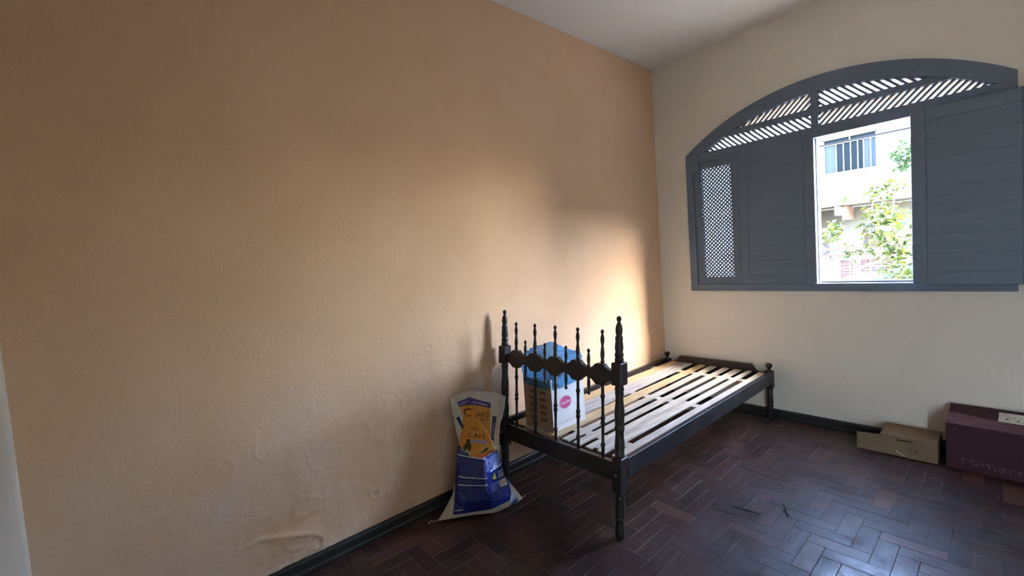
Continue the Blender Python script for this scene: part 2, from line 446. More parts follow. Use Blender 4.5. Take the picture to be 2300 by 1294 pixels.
def left_wall_mat():
    m = M['wall_tan']; nt = m.node_tree; N, L = nt.nodes, nt.links; b = N['Principled BSDF']
    old = b.inputs['Base Color'].links[0].from_socket
    geo = N.new('ShaderNodeNewGeometry'); sp = N.new('ShaderNodeSeparateXYZ'); L.new(geo.outputs['Position'], sp.inputs[0])
    # powdery efflorescence low on the wall
    mr = N.new('ShaderNodeMapRange'); mr.inputs['From Min'].default_value = 1.15; mr.inputs['From Max'].default_value = .05; L.new(sp.outputs['Z'], mr.inputs['Value'])
    nz = N.new('ShaderNodeTexNoise'); nz.inputs['Scale'].default_value = 3.2; nz.inputs['Detail'].default_value = 9; nz.inputs['Roughness'].default_value = .65; L.new(geo.outputs['Position'], nz.inputs['Vector'])
    r2 = N.new('ShaderNodeMapRange'); r2.inputs['From Min'].default_value = .42; r2.inputs['From Max'].default_value = .66; L.new(nz.outputs['Fac'], r2.inputs['Value'])
    mu = N.new('ShaderNodeMath'); mu.operation = 'MULTIPLY'; L.new(mr.outputs[0], mu.inputs[0]); L.new(r2.outputs[0], mu.inputs[1])
    m2 = N.new('ShaderNodeMath'); m2.operation = 'MULTIPLY'; m2.inputs[1].default_value = .5; L.new(mu.outputs[0], m2.inputs[0])
    mx = N.new('ShaderNodeMix'); mx.data_type = 'RGBA'; L.new(m2.outputs[0], mx.inputs['Factor']); L.new(old, mx.inputs['A']); mx.inputs['B'].default_value = (.68,.60,.54,1)
    # fine dark specks of mould
    n3 = N.new('ShaderNodeTexNoise'); n3.inputs['Scale'].default_value = 55; n3.inputs['Detail'].default_value = 2; L.new(geo.outputs['Position'], n3.inputs['Vector'])
    r3 = N.new('ShaderNodeMapRange'); r3.inputs['From Min'].default_value = .70; r3.inputs['From Max'].default_value = .78; L.new(n3.outputs['Fac'], r3.inputs['Value'])
    m3 = N.new('ShaderNodeMath'); m3.operation = 'MULTIPLY'; L.new(r3.outputs[0], m3.inputs[0]); L.new(mr.outputs[0], m3.inputs[1])
    m4 = N.new('ShaderNodeMath'); m4.operation = 'MULTIPLY'; m4.inputs[1].default_value = .55; L.new(m3.outputs[0], m4.inputs[0])
    mx2 = N.new('ShaderNodeMix'); mx2.data_type = 'RGBA'; L.new(m4.outputs[0], mx2.inputs['Factor']); L.new(mx.outputs['Result'], mx2.inputs['A']); mx2.inputs['B'].default_value = (.20,.15,.11,1)
    L.new(mx2.outputs['Result'], b.inputs['Base Color'])
left_wall_mat()
struct('wall_left', wlm, M['wall_tan'], 'tan plaster wall with damp blisters near the floor')

# back wall with the arched window opening
bw = MB()
N_ = 48
xs = [WX0 + (WX1-WX0)*i/N_ for i in range(N_+1)]
def wall_face(mb, y, flip, x0, x1, z0, z1):
    def quad(a, b, c, d): mb.add([(p[0], y, p[1]) for p in (a,b,c,d)], [(3,2,1,0) if flip else (0,1,2,3)])
    quad((x0,z0),(WX0,z0),(WX0,z1),(x0,z1)); quad((WX1,z0),(x1,z0),(x1,z1),(WX1,z1)); quad((WX0,z0),(WX1,z0),(WX1,SILL),(WX0,SILL))
    for i in range(N_): quad((xs[i],arch(xs[i])),(xs[i+1],arch(xs[i+1])),(xs[i+1],z1),(xs[i],z1))
wall_face(bw, 0.0, False, 0, XR, 0, H)
OX0, OX1, OZ0, OZ1 = -4.0, XR+.15, -.6, 5.2
wall_face(bw, WT, True, OX0, OX1, OZ0, OZ1)
rim = [(WX0,SILL),(WX1,SILL)] + [(x, arch(x)) for x in reversed(xs)]
for i in range(len(rim)):
    a, b_ = rim[i], rim[(i+1)%len(rim)]
    bw.add([(a[0],0,a[1]),(a[0],WT,a[1]),(b_[0],WT,b_[1]),(b_[0],0,b_[1])], [(0,1,2,3)])
bw.box((OX0, WT-.12, H+.2), (OX1, WT-.002, OZ1)); bw.box((OX0, WT-.12, OZ0), (-.17, WT-.002, H+.2))
struct('wall_back', bw, M['wall_cream'], 'cream plaster wall around the arched window')

# ceiling slab, front wall with an added fill-light slot, right wall
struct('ceiling', MB().box((-.17, YF-.15, H), (XR+.15, WT-.125, H+.2)), M['ceiling'], 'off-white ceiling')
DX0, DX1, DZ = 2.92, 3.16, 2.1  # unseen opening added behind the camera to let in fill light
fw = MB().box((-.17, YF-.15, -.12), (DX0, YF, H)).box((DX1, YF-.15, -.12), (XR+.15, YF, H)).box((DX0, YF-.15, DZ), (DX1, YF, H))
struct('wall_front', fw, M['wall_cream'], 'pale plaster wall with an added fill-light opening')
struct('wall_right', MB().box((XR, YF, -.12), (XR+.15, WT-.125, H)), M['wall_cream'], 'pale plaster wall')
dt = MB().box((DX0-.06, YF, 0), (DX0, YF+.018, DZ+.06)).box((DX1, YF, 0), (DX1+.06, YF+.018, DZ+.06)).box((DX0, YF, DZ), (DX1, YF+.018, DZ+.06))
struct('added_sun_screen', MB().box((-.17, YF-2.6, 2.45), (XR+.6, YF-.15, 2.6)), M['plaster_out'], 'unseen slab added to screen the fill-light opening')  # slab added to keep sun and high sky out of the opening
struct('trim_1', dt, M['shutter'], 'casing round the added fill-light opening')

# skirting: tall back strip and a small moulding at its foot
def skirt(name, axis, a0, a1, label):
    prof = [(0,0),(.030,0),(.030,.010),(.024,.016),(.020,.018),(.018,.045),(.012,.054),(0,.056)]
    mb = MB()
    if axis == 'y': mb.prism([(x, z) for x, z in prof], a0, a1, 'y')
    else: mb.prism([(-x, z) for x, z in prof], a0, a1, 'x')
    return struct(name, mb, M['skirting'], label)
skirt('baseboard_left', 'y', YF, -.002, 'black skirting board along the tan wall')
skirt('baseboard_back', 'x', .0, XR, 'black skirting board under the window wall')

# ------------------------------------------------------------------ arched window with shutters
win = empty_struct('window_1', 'arched window with lattice transom and shutters, bluish glare veil in their colour')
FY0, FY1 = -.014, .075                      # frame depth
fr = MB()
fr.box((WX0, FY0, SILL), (WX1, FY1, SILL+.05)).box((WX0, FY0, SILL+.05), (WX0+.055, FY1, 1.859)).box((WX1-.055, FY0, SILL+.05), (WX1, FY1, 1.859))
top = [(x, arch(x)) for x in xs]
INN = .098
bot = [(x, arch(x, INN) if WX0+.16 < x < WX1-.16 else max(arch(x, INN), 1.999)) for x in xs]
fr.band(top, bot, FY0, FY1)
fr.box((WX0+.10, FY0+.006, 1.930), (WX1-.10, FY1-.002, 2.0))
fr.box((WX0, FY0, 1.859), (WX0+.10, FY1-.004, 1.998)).box((WX1-.10, FY0, 1.859), (WX1, FY1-.004, 1.998))
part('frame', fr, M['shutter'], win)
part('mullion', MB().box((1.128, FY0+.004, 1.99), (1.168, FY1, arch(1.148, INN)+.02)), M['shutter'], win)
def inner_x(z, side):
    lo, hi = (WX0, WXM) if side < 0 else (WXM, WX1)
    for _ in range(40):
        m_ = (lo+hi)/2; up = arch(m_, INN) > z
        if side < 0: lo, hi = (lo, m_) if up else (m_, hi)
        else: lo, hi = (m_, hi) if up else (lo, m_)
    return (lo+hi)/2
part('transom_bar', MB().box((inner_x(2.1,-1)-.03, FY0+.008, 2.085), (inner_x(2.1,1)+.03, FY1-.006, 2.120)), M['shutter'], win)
# four fields of slanted slats, each slat its own piece, clipped to its field
def clip_poly(poly, inside):
    """clip a convex polygon by a scalar function inside(p)>=0 (linear search on edges)"""
    out = []
    n = len(poly)
    for i in range(n):
        a, b_ = poly[i], poly[(i+1)%n]; fa, fb = inside(a), inside(b_)
        if fa >= 0: out.append(a)
        if (fa >= 0) != (fb >= 0):
            t = fa/(fa-fb); out.append((a[0]+t*(b_[0]-a[0]), a[1]+t*(b_[1]-a[1])))
    return out
def slat_field(x0, x1, z0, z1, lean, pitch=.0365, wid=.0125, arched=True):
    k0 = int((x0-.3)/pitch); k1 = int((x1+.3)/pitch)
    for k in range(k0, k1+1):
        xb = k*pitch; zc = (z0+z1)/2; dx = lean*.12
        poly = [(xb-wid*.7-dx, zc-.12), (xb+wid*.7-dx, zc-.12), (xb+wid*.7+dx, zc+.12), (xb-wid*.7+dx, zc+.12)]
        poly = clip_poly(poly, lambda p: p[0]-x0+.004); poly = poly and clip_poly(poly, lambda p: x1+.004-p[0])
        poly = poly and clip_poly(poly, lambda p: p[1]-z0+.004); poly = poly and clip_poly(poly, lambda p: z1+.004-p[1])
        if arched and poly: poly = clip_poly(poly, lambda p: arch(min(max(p[0],WX0),WX1), INN)+.004-p[1])
        if not poly or len(poly) < 3: continue
        if max(p[1] for p in poly)-min(p[1] for p in poly) < .006: continue
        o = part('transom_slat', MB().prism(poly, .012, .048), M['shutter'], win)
        o.data.materials.append(M['slat_wood'])
        for pf in o.data.polygons: pf.material_index = 0 if abs(pf.normal.y) > .9 else 1
slat_field(inner_x(2.0,-1), 1.128, 2.0, 2.085, -1); slat_field(1.168, inner_x(2.0,1), 2.0, 2.085, 1)
slat_field(inner_x(2.12,-1), 1.128, 2.12, 2.26, 1); slat_field(1.168, inner_x(2.12,1), 2.12, 2.26, -1)

def lattice_panel(x0, x1, name_label):
    z0, z1 = SILL+.05, 1.930
    lx0, lx1, lz0, lz1 = x0+.056, x1-.050, 1.030, 1.876
    f = MB().box((x0, .0, z0), (lx0, .045, z1)).box((lx1, .0, z0), (x1, .045, z1)).box((lx0, .002, z0), (lx1, .043, lz0)).box((lx0, .002, lz1), (lx1, .043, z1))
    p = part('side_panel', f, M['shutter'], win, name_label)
    P_ = .0290; w_ = .0116
    for sgn, ya, yb in ((1, .012, .020), (-1, .020, .028)):
        k = -60
        while k < 90:
            c = k*P_
            # strip along x - sgn*z = const
            def Q(z, o): return (lx0 + c + sgn*(z-lz0) + o, z)
            za, zb = lz0-.02, lz1+.02
            poly = [Q(za,-w_*1.41/2), Q(za,w_*1.41/2), Q(zb,w_*1.41/2), Q(zb,-w_*1.41/2)]
            for fn in (lambda q: q[0]-lx0+.003, lambda q: lx1+.003-q[0], lambda q: q[1]-lz0+.003, lambda q: lz1+.003-q[1]):
                poly = clip_poly(poly, fn) if poly else poly
            if poly and len(poly) >= 3 and max(q[1] for q in poly)-min(q[1] for q in poly) > .004:
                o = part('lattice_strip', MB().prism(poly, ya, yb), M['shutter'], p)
            k += 1
    return p
lattice_panel(WX0+.055, .6535, 'lattice side panel near the tan wall')
lattice_panel(1.638, WX1-.055, 'lattice side panel behind the open shutter leaf')

def leaf(x0, x1, z0, z1, ya, yb, hinge_x, label, boards):
    f = MB().box((x0, ya, z0), (x0+.062, yb, z1), .002).box((x1-.062, ya, z0), (x1, yb, z1), .002)
    f.box((x0+.062, ya, z0), (x1-.062, yb, z0+.07), .002).box((x0+.062, ya, z1-.07), (x1-.062, yb, z1), .002)
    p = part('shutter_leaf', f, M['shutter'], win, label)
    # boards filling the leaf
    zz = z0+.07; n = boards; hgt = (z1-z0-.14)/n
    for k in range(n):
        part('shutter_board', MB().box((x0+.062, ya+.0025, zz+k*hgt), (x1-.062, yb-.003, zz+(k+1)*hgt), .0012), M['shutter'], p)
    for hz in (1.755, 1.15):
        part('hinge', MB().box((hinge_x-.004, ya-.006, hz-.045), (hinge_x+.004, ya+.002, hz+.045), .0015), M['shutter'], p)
    return p
leaf(.654, 1.137, SILL+.047, 1.933, -.006, .030, .655, 'closed solid shutter leaf beside the opening', 8)
leaf(1.618, 2.095, .963, 1.945, -.066, -.034, 1.622, 'open shutter leaf folded back over the right side', 8)
# stop strip and sill edge round the opening
st = MB().box((1.128, .04, SILL+.05), (1.142, FY1+.03, 1.93)).box((1.128, .048, SILL+.05), (1.638, FY1+.03, SILL+.062))
part('opening_stop', st, M['alu'], win, 'pale metal edge strip round the open half')

# ------------------------------------------------------------------ bed
bed = thing('bed', 'dark turned-wood single bed frame with bare slats along the tan wall', 'bed', (.45, -.98, 0))
LEAN = lambda z: .085*z
YH = -1.925
LX, RX = .060, .845
TALL = [.160, .310, .458, .607, .754]; SHORT = [.234, .383, .530, .673]
POST = [(.015,0),(.020,.004),(.0215,.03),(.0205,.045),(.0175,.072),(.0185,.078),(.0215,.084),(.0215,.092),(.0175,.097),(.0215,.102),(.0215,.109),(.0185,.114),(.0225,.135),(.0215,.150),(.0175,.168),(.021,.174),(.0215,.181),(.018,.187),(.0195,.197),(.0195,.207)]
MID = [(.0185,.358),(.0215,.366),(.0215,.374),(.019,.380),(.0225,.405),(.0215,.425),(.0185,.455),(.0195,.474),(.0225,.482),(.0225,.490),(.0190,.496),(.0205,.505),(.0225,.545),(.0215,.570),(.0175,.610),(.0175,.625),(.0200,.640),(.0175,.647),(.0205,.655),(.0205,.664),(.0185,.669),(.0185,.680)]
FIN = [(.0175,.776),(.0195,.782),(.0205,.789),(.0195,.796),(.0165,.800),(.0195,.804),(.0205,.810),(.0195,.817),(.0160,.822),(.0190,.834),(.0195,.845),(.0175,.862),(.0165,.872),(.0180,.884),(.0165,.891),(.0125,.896),(.0155,.908),(.0165,.920),(.0145,.937),(.0085,.951),(.0062,.957),(.0095,.961),(.0117,.969),(.0098,.977),(.0050,.981)]
def post(x):
    mb = MB()
    mb.lathe(POST, (x, YH), 16, LEAN)
    a = MB().box((x-.026, YH-.026, .205), (x+.026, YH+.026, .360), .004)
    mb.add([(p[0], p[1]+LEAN(p[2]), p[2]) for p in a.v], a.f)
    mb.lathe(MID, (x, YH), 16, LEAN)
    a = MB().box((x-.027, YH-.027, .677), (x+.027, YH+.027, .777), .004)
    mb.add([(p[0], p[1]+LEAN(p[2]), p[2]) for p in a.v], a.f)
    mb.lathe(FIN, (x, YH), 16, LEAN)
    return mb
for x in (LX, RX):
    p = part('head_post', post(x), M['bed'], bed)
    part('bolt', MB().tube([(x-.002, YH-.0275+LEAN(.285), .285), (x-.002, YH-.031+LEAN(.285), .285)], .0055, 10), M['metal'], p, 'small metal bolt head')
# waved head rail
def wave(x, up):
    vals = SHORT + [LX+.03, RX-.03]
    d = min(abs(x-v) for v in vals); t = min(1, d/.047)
    return (.732 + .027*t*t) if up else (.690 - .027*t*t)
xw = [LX+.024 + (RX-LX-.048)*i/120 for i in range(121)]
hb = MB().band([(x, wave(x, True)) for x in xw], [(x, wave(x, False)) for x in xw], YH-.011, YH+.011)
hb.v = [(p[0], p[1]+LEAN(p[2]), p[2]) for p in hb.v]
part('head_rail', hb, M['bed'], bed)
er = MB().box((LX+.024, YH-.013, .246), (RX-.024, YH+.013, .331), .003); er.v = [(p[0], p[1]+LEAN(p[2]), p[2]) for p in er.v]
part('end_rail', er, M['bed'], bed)
LOW = [(.0070,.325),(.0078,.372),(.0085,.378),(.0108,.384),(.0108,.392),(.0075,.397),(.0066,.43),(.0078,.478),(.0112,.484),(.0112,.491),(.0080,.497),(.0082,.501),(.0112,.506),(.0112,.513),(.0078,.519),(.0066,.56),(.0078,.600),(.0108,.606),(.0108,.614),(.0078,.620),(.0075,.675)]
TOP = [(.0075,.750),(.0078,.762),(.0100,.766),(.0100,.771),(.0072,.775),(.0092,.790),(.0103,.803),(.0088,.820),(.0060,.837),(.0062,.845),(.0092,.862),(.0098,.872),(.0080,.885),(.0045,.895),(.0060,.898),(.0086,.903),(.0086,.908),(.0060,.914),(.0030,.916)]
STOP = [(.0060,.728),(.0086,.734),(.0086,.741),(.0058,.745),(.0075,.757),(.0088,.772),(.0072,.788),(.0040,.800),(.0055,.803),(.0078,.808),(.0078,.813),(.0055,.818),(.0030,.820)]
SLOW = [(.0030,.603),(.0055,.605),(.0078,.610),(.0078,.615),(.0050,.620),(.0040,.625),(.0072,.640),(.0088,.655),(.0078,.672),(.0062,.690),(.0062,.700)]
for x in TALL: part('spindle', MB().lathe(LOW, (x, YH), 12, LEAN).lathe(TOP, (x, YH), 12, LEAN), M['bed'], bed)
for x in SHORT: part('short_spindle', MB().lathe(SLOW, (x, YH), 12, LEAN).lathe(STOP, (x, YH), 12, LEAN), M['bed'], bed)
# side rails
part('side_rail', MB().box((.846, -1.868, .262), (.871, -.085, .350), .002), M['bed_rail'], bed, 'dusty scuffed side rail')
part('side_rail', MB().box((.034, -1.868, .262), (.059, -.085, .350), .002), M['bed'], bed)
part('ledge', MB().box((.822, -1.86, .270), (.8455, -.085, .296)), M['bed'], bed); part('ledge', MB().box((.0595, -1.86, .270), (.083, -.085, .296)), M['bed'], bed)
# foot end
YE = -.062
FLEG = [(.014,0),(.019,.004),(.0205,.03),(.017,.06),(.020,.066),(.0205,.074),(.017,.080),(.020,.086),(.0205,.094),(.018,.100),(.0215,.125),(.019,.150),(.0205,.158),(.0205,.166),(.017,.172),(.0195,.19),(.0195,.222)]
KNOB = [(.0165,.346),(.0175,.350),(.012,.354),(.010,.362),(.0135,.369),(.0205,.378),(.0225,.386),(.0205,.395),(.0130,.402),(.004,.404)]
for x in (.052, .842):
    mb = MB().lathe(FLEG, (x, YE), 16).box((x-.025, YE-.025, .220), (x+.025, YE+.025, .348), .004).lathe(KNOB, (x, YE), 16)
    part('foot_post', mb, M['bed'], bed)
fp = [(.075,.255),(.820,.255),(.820,.328),(.790,.328),(.772,.331),(.757,.340),(.745,.353),(.736,.368),(.724,.383),(.170,.383),(.158,.368),(.149,.353),(.137,.340),(.122,.331),(.104,.328),(.075,.328)]
part('foot_panel', MB().prism(fp, YE-.012, YE+.012), M['bed'], bed)
# slats (boards lengthwise) on cross battens
for yb in (-.31, -.985, -1.70): part('batten', MB().box((.060, yb-.028, .2965), (.845, yb+.028, .3235), .001), M['slat'], bed)
boards = [(.090,.190,.100,.172,-1.86,-.078,'slat_warm'),(.196,.245,.185,.229,-1.86,-.078,'slat_grey'),(.251,.336,.236,.282,-1.86,-.078,'slat_grey'),(.344,.428,.335,.387,-1.86,-.078,'slat_warm'),
          (.469,.511,.424,.471,-1.86,-.078,'slat'),(.541,.587,.527,.567,-1.86,-.078,'slat'),(.619,.657,.608,.658,-1.86,-.078,'slat'),(.659,.690,.668,.700,-1.84,-.965,'slat'),
          (.692,.735,.698,.734,-1.86,-.078,'slat'),(.776,.819,.781,.825,-1.86,-.078,'slat'),(.829,.838,.832,.841,-1.84,-1.02,'slat_grey')]
for k, (a0, a1, b0, b1, y0, y1, mt) in enumerate(boards):
    t0 = .3240 + .0006*(k % 3); t1 = t0 + .0085
    if y1 < -.5:
        t = (y1-y0)/(-.078+1.86); b0, b1 = a0+(b0-a0)*t, a1+(b1-a1)*t
    mb = MB().box((0,0,t0), (1,1,t1), .001)
    Vn = []
    for x, y, z in mb.v:
        yy = y0 + (y1-y0)*y; t = y
        Vn.append((a0+(b0-a0)*t + (x*((a1-a0)+(b1-b0-a1+a0)*t)), yy, z))
    mb.v = Vn
    part('slat', mb, M[mt], bed)

# ------------------------------------------------------------------ text helper
def text_mesh(txt, size, align='CENTER', extrude=0.0):
    cu = bpy.data.curves.new('text', 'FONT'); cu.body = txt; cu.size = size; cu.align_x = align; cu.align_y = 'CENTER'; cu.resolution_u = 2
    cu.extrude = extrude
    o = bpy.data.objects.new('text', cu); COL.objects.link(o)
    bpy.context.view_layer.update()
    me = bpy.data.meshes.new_from_object(o); bpy.data.objects.remove(o); bpy.data.curves.remove(cu)
    return me
def decal(name, me, mat, parent, origin, ux, uy, label=None):
    """lay a flat 2-D mesh on a face: origin + x*ux + y*uy"""
    ux, uy, og = Vector(ux), Vector(uy), Vector(origin)
    for v in me.vertices: v.co = og + ux*v.co.x + uy*v.co.y + ux.cross(uy).normalized()*v.co.z
    me.materials.clear(); me.materials.append(mat)
    return part(name, me, None, parent, label)
def flat_poly(pts):
    me = bpy.data.meshes.new('flat'); me.from_pydata([(x, y, 0) for x, y in pts], [], [list(range(len(pts)))]); me.update(); return me
def ellipse(rx, ry, n=40): return flat_poly([(rx*math.cos(2*math.pi*k/n), ry*math.sin(2*math.pi*k/n)) for k in range(n)])

# ------------------------------------------------------------------ carton with blue bag on the bed
BX0, BX1, BY0, BY1, BZ0, BZ1 = .178, .391, -1.840, -1.578, .3342, .620
cb = thing('carton', 'brown and white carton with pink oval logo standing on the bed slats', 'box', ((BX0+BX1)/2, (BY0+BY1)/2, BZ0))
c_ = MB()
t_ = .004
c_.box((BX0, BY0, BZ0), (BX1, BY0+t_, BZ1)).box((BX0, BY1-t_, BZ0), (BX1, BY1, BZ1)).box((BX0, BY0+t_, BZ0), (BX0+t_, BY1-t_, BZ1)).box((BX1-t_, BY0+t_, BZ0), (BX1, BY1-t_, BZ1)).box((BX0+t_, BY0+t_, BZ0), (BX1-t_, BY1-t_, BZ0+t_))
part('carton_body', c_, M['cardboard'], cb)
part('printed_face', MB().box((BX1, BY0, BZ0), (BX1+.0006, BY1, BZ1)), M['white_print'], cb, 'white printed side of the carton')
XF = BX1+.0010
decal('logo', ellipse(.051,.038), M['pale_pink'], cb, (XF, -1.735, .476), (0,1,-.06), (0,.06,1), 'pink oval logo')
decal('logo', ellipse(.0492,.0362), M['white'], cb, (XF+.0002, -1.735, .476), (0,1,-.06), (0,.06,1))
decal('logo', ellipse(.0465,.0335), M['pink'], cb, (XF+.0004, -1.735, .476), (0,1,-.06), (0,.06,1))
decal('logo_lettering', text_mesh('marina', .0285), M['white'], cb, (XF+.0006, -1.735, .476), (0,1,.05), (0,-.05,1), 'white lettering on the pink logo')
decal('lettering', text_mesh('CONTÉM 6 UNIDADES DE 2 L', .0115), M['pale_pink'], cb, (XF+.0002, -1.730, .371), (0,1,0), (0,0,1), 'pale pink line of lettering')
decal('lettering', text_mesh('FRÁGIL', .014), M['pale_pink'], cb, (XF+.0002, -1.765, .585), (0,1,0), (0,0,1))
for r in range(6):                           # blocks of dark print on the end face
    for cx_ in (.248, .325):
        z_ = .575 - r*.037
        decal('print_block', flat_poly([(-.026,-.010),(.026,-.010),(.026,.010),(-.026,.010)]), M['cardboard_dark'], cb, (cx_, BY0-.0005, z_), (1,0,0), (0,0,1))

bagm = MB()
NA, NP = 200, 70
Vb = []
bxc, byc = (BX0+BX1)/2, (BY0+BY1)/2
hx, hy = (BX1-BX0)/2, (BY1-BY0)/2
prof = []
for i in range(NP+1):
    t = i/NP
    if t < .30: prof.append((1.035 + .03*math.sin(t/.30*math.pi), .567 + (.628-.567)*(t/.30)))
    else:
        s_ = (t-.30)/.70
        a = s_*math.pi/2
        prof.append((1.08*math.cos(a)**.42 if s_ < .999 else 0.02, .628 + .120*math.sin(a)**.75))
for i, (sc, z) in enumerate(prof):
    for k in range(NA):
        a = 2*math.pi*k/NA; ca, sa = math.cos(a), math.sin(a)
        pw = 2/5.5
        ex = math.copysign(abs(ca)**pw, ca); ey = math.copysign(abs(sa)**pw, sa)
        t = i/NP
        amp = .004 + .024*max(0, t-.25)
        n1 = noise.noise((ca*2.2*sc+7, sa*2.2*sc, z*22)); n2 = abs(noise.noise((ca*5.5*sc, sa*5.5*sc+3, z*48)))
        n3 = abs(noise.noise((ca*11*sc, sa*11*sc+9, z*80)))
        cz = 1 - abs(noise.noise((ca*3.4*sc+1, sa*3.4*sc+5, z*30))); cz = cz**6
        k_out = amp*(1.2*n1 + 1.2*n2 + .5*n3 + .55*cz)
        rx, ry = hx*sc + .003 + k_out, hy*sc + .003 + k_out
        zz = z + (.020*n1 + .016*(n2-.2) + .012*cz)*max(0, min(t, 1.35-t)-.25)*1.6
        if t < .30: zz += (.012*noise.noise((ca*3, sa*3, 4)) )*(1-t/.3)
        zz -= .050*max(0, t-.3)*(ex*sc)           # sags towards the window side
        Vb.append((bxc + ex*rx, max(byc + ey*ry, -1.925 + .085*zz + .016), zz))
Fb = []
for i in range(NP):
    for k in range(NA):
        k2 = (k+1)%NA
        Fb.append((i*NA+k, i*NA+k2, (i+1)*NA+k2, (i+1)*NA+k))
bag = thing('plastic_bag', 'blue translucent plastic bag stuffed over the top of the carton', 'plastic bag', (bxc, byc, .565))
bagm.add(Vb, Fb, True)
part('bag_film', bagm, M['bag'], bag)

# ------------------------------------------------------------------ feed sack leaning by the bed head
SB = Vector((.1925, -2.215, 0)); SD = Vector((.36658, .93039, 0)); SN = Vector((.93039, -.36658, 0)); SV = Vector((0,0,.9806)) - SN*.1961
LEFT = [(-.04,-.222),(0,-.215),(.041,-.178),(.102,-.129),(.171,-.106),(.271,-.087),(.349,-.066),(.44,-.076),(.518,-.083),(.585,-.087),(.62,-.09)]
RGT = [(-.04,.232),(0,.236),(.04,.215),(.082,.186),(.137,.155),(.228,.148),(.324,.151),(.40,.168),(.475,.202),(.535,.217),(.62,.235)]
def interp(tab, v): return float(np.interp(v, [a for a,_ in tab], [b for _,b in tab]))
def top_v(u): return float(np.interp(u, [-.09,-.052,.016,.075,.152,.217,.24], [.572,.592,.600,.590,.573,.537,.52]))
def bot_v(u): return float(np.interp(u, [-.222,-.153,-.052,.045,.134,.2,.236], [.0,-.004,-.012,-.028,-.034,-.027,.0]))
RIDGE = [(-.04,.040),(.011,.036),(.14,.010),(.283,.026),(.305,.030)]
def sdepth(u, v):
    L_, R_ = interp(LEFT, v), interp(RGT, v)
    s = max(0, min(1, (u-L_)/(R_-L_)))
    base = .012*math.sin(math.pi*s)**.7
    # lower, filled part: a tent with its ridge facing the room
    ur = interp(RIDGE, v); pk = float(np.interp(v, [-.04,0,.08,.18,.30,.36], [.060,.090,.130,.140,.115,.09]))
    tl = (u-L_)/(ur-L_) if u < ur else (R_-u)/(R_-ur)
    low = pk*max(0, tl)**.74
    # upper, empty part: a cone-shaped fold in front of a flat back panel
    uR = float(np.interp(v, [.25,.305,.355,.40,.448,.525,.56], [.110,.095,.084,.070,.044,.016,.006]))
    uL = float(np.interp(v, [.25,.351,.43,.50,.56], [-.085,-.064,-.035,-.02,-.004]))
    ph = float(np.interp(v, [.25,.30,.40,.525,.56], [.120,.115,.085,.030,.0]))
    if u <= uL: cone = 0
    elif u <= uR: cone = ph*((u-uL)/(uR-uL))**.75
    else: cone = ph*max(0, 1-(u-uR)/.014)
    up = base + cone
    w = max(0, min(1, (v-.275)/.045)); w = w*w*(3-2*w)
    d = low*(1-w) + up*w
    d += .0055*noise.noise((u*22, v*15, 1.0)) + .0028*abs(noise.noise((u*46+2, v*20, 4.0))) + .0016*noise.noise((u*70, v*60, 5.0))
    d += .0030*abs(noise.noise((u*14+3, v*34, 7.7)))*(1 if v < .3 else .6)
    return d
# printed picture as a colour raster in sack coordinates
RES = .0011; U0, V0 = -.27, -.05; UW, VH = int(.53/RES), int(.68/RES)
img = np.zeros((VH, UW, 3)); img[:] = (.52,.46,.37)
gu, gv = np.meshgrid(U0 + (np.arange(UW)+.5)*RES, V0 + (np.arange(VH)+.5)*RES)
def inpoly(pts):
    ins = np.zeros(gu.shape, bool); n = len(pts)
    for i in range(n):
        (x0, y0), (x1, y1) = pts[i], pts[(i+1)%n]
        if y0 == y1: continue
        c = ((y0 > gv) != (y1 > gv)) & (gu < (x1-x0)*(gv-y0)/(y1-y0) + x0); ins ^= c
    return ins
def fill(pts, col): img[inpoly(pts)] = col
def stamp(txt, size, u, v, ang, col, sx=1.0):
    me = text_mesh(txt, size); me.calc_loop_triangles()
    co = [(p.co.x*sx, p.co.y) for p in me.vertices]; ca, sa = math.cos(ang), math.sin(ang)
    co = [(u + x*ca - y*sa, v + x*sa + y*ca) for x, y in co]
    for t in me.loop_triangles:
        pts = [co[i] for i in t.vertices]
        lo = [min(p[k] for p in pts) for k in (0,1)]; hi = [max(p[k] for p in pts) for k in (0,1)]
        a0, a1 = int((lo[0]-U0)/RES)-1, int((hi[0]-U0)/RES)+2; b0, b1 = int((lo[1]-V0)/RES)-1, int((hi[1]-V0)/RES)+2
        a0, b0 = max(a0,0), max(b0,0); a1, b1 = min(a1,UW), min(b1,VH)
        if a1 <= a0 or b1 <= b0: continue
        X, Y = gu[b0:b1,a0:a1], gv[b0:b1,a0:a1]
        def e(p, q): return (q[0]-p[0])*(Y-p[1]) - (q[1]-p[1])*(X-p[0])
        e0, e1, e2 = e(pts[0],pts[1]), e(pts[1],pts[2]), e(pts[2],pts[0])
        k = ((e0>=0)&(e1>=0)&(e2>=0)) | ((e0<=0)&(e1<=0)&(e2<=0))
        img[b0:b1,a0:a1][k] = col
    bpy.data.meshes.remove(me)
ORANGE = (.60,.26,.035); NAVY = (.018,.022,.10); BLUE = (.012,.030,.26); WHITE = (.40,.42,.48); BLACK = (.02,.015,.012)
# orange panel and the purple strip above it
fill([(-.046,.545),(.013,.560),(.124,.513),(.120,.47),(.092,.31),(.112,.290),(-.075,.290),(-.066,.351),(-.04,.43),(-.030,.48)], ORANGE)
fill([(-.052,.552),(.013,.570),(.126,.520),(.124,.494),(.013,.535),(-.044,.528)], (.05,.03,.16))
stamp('ALIMENTO', .0125, -.016, .545, .28, (.55,.5,.6)); stamp('PARA PÁSSARO', .0125, .068, .527, -.38, (.60,.56,.64))
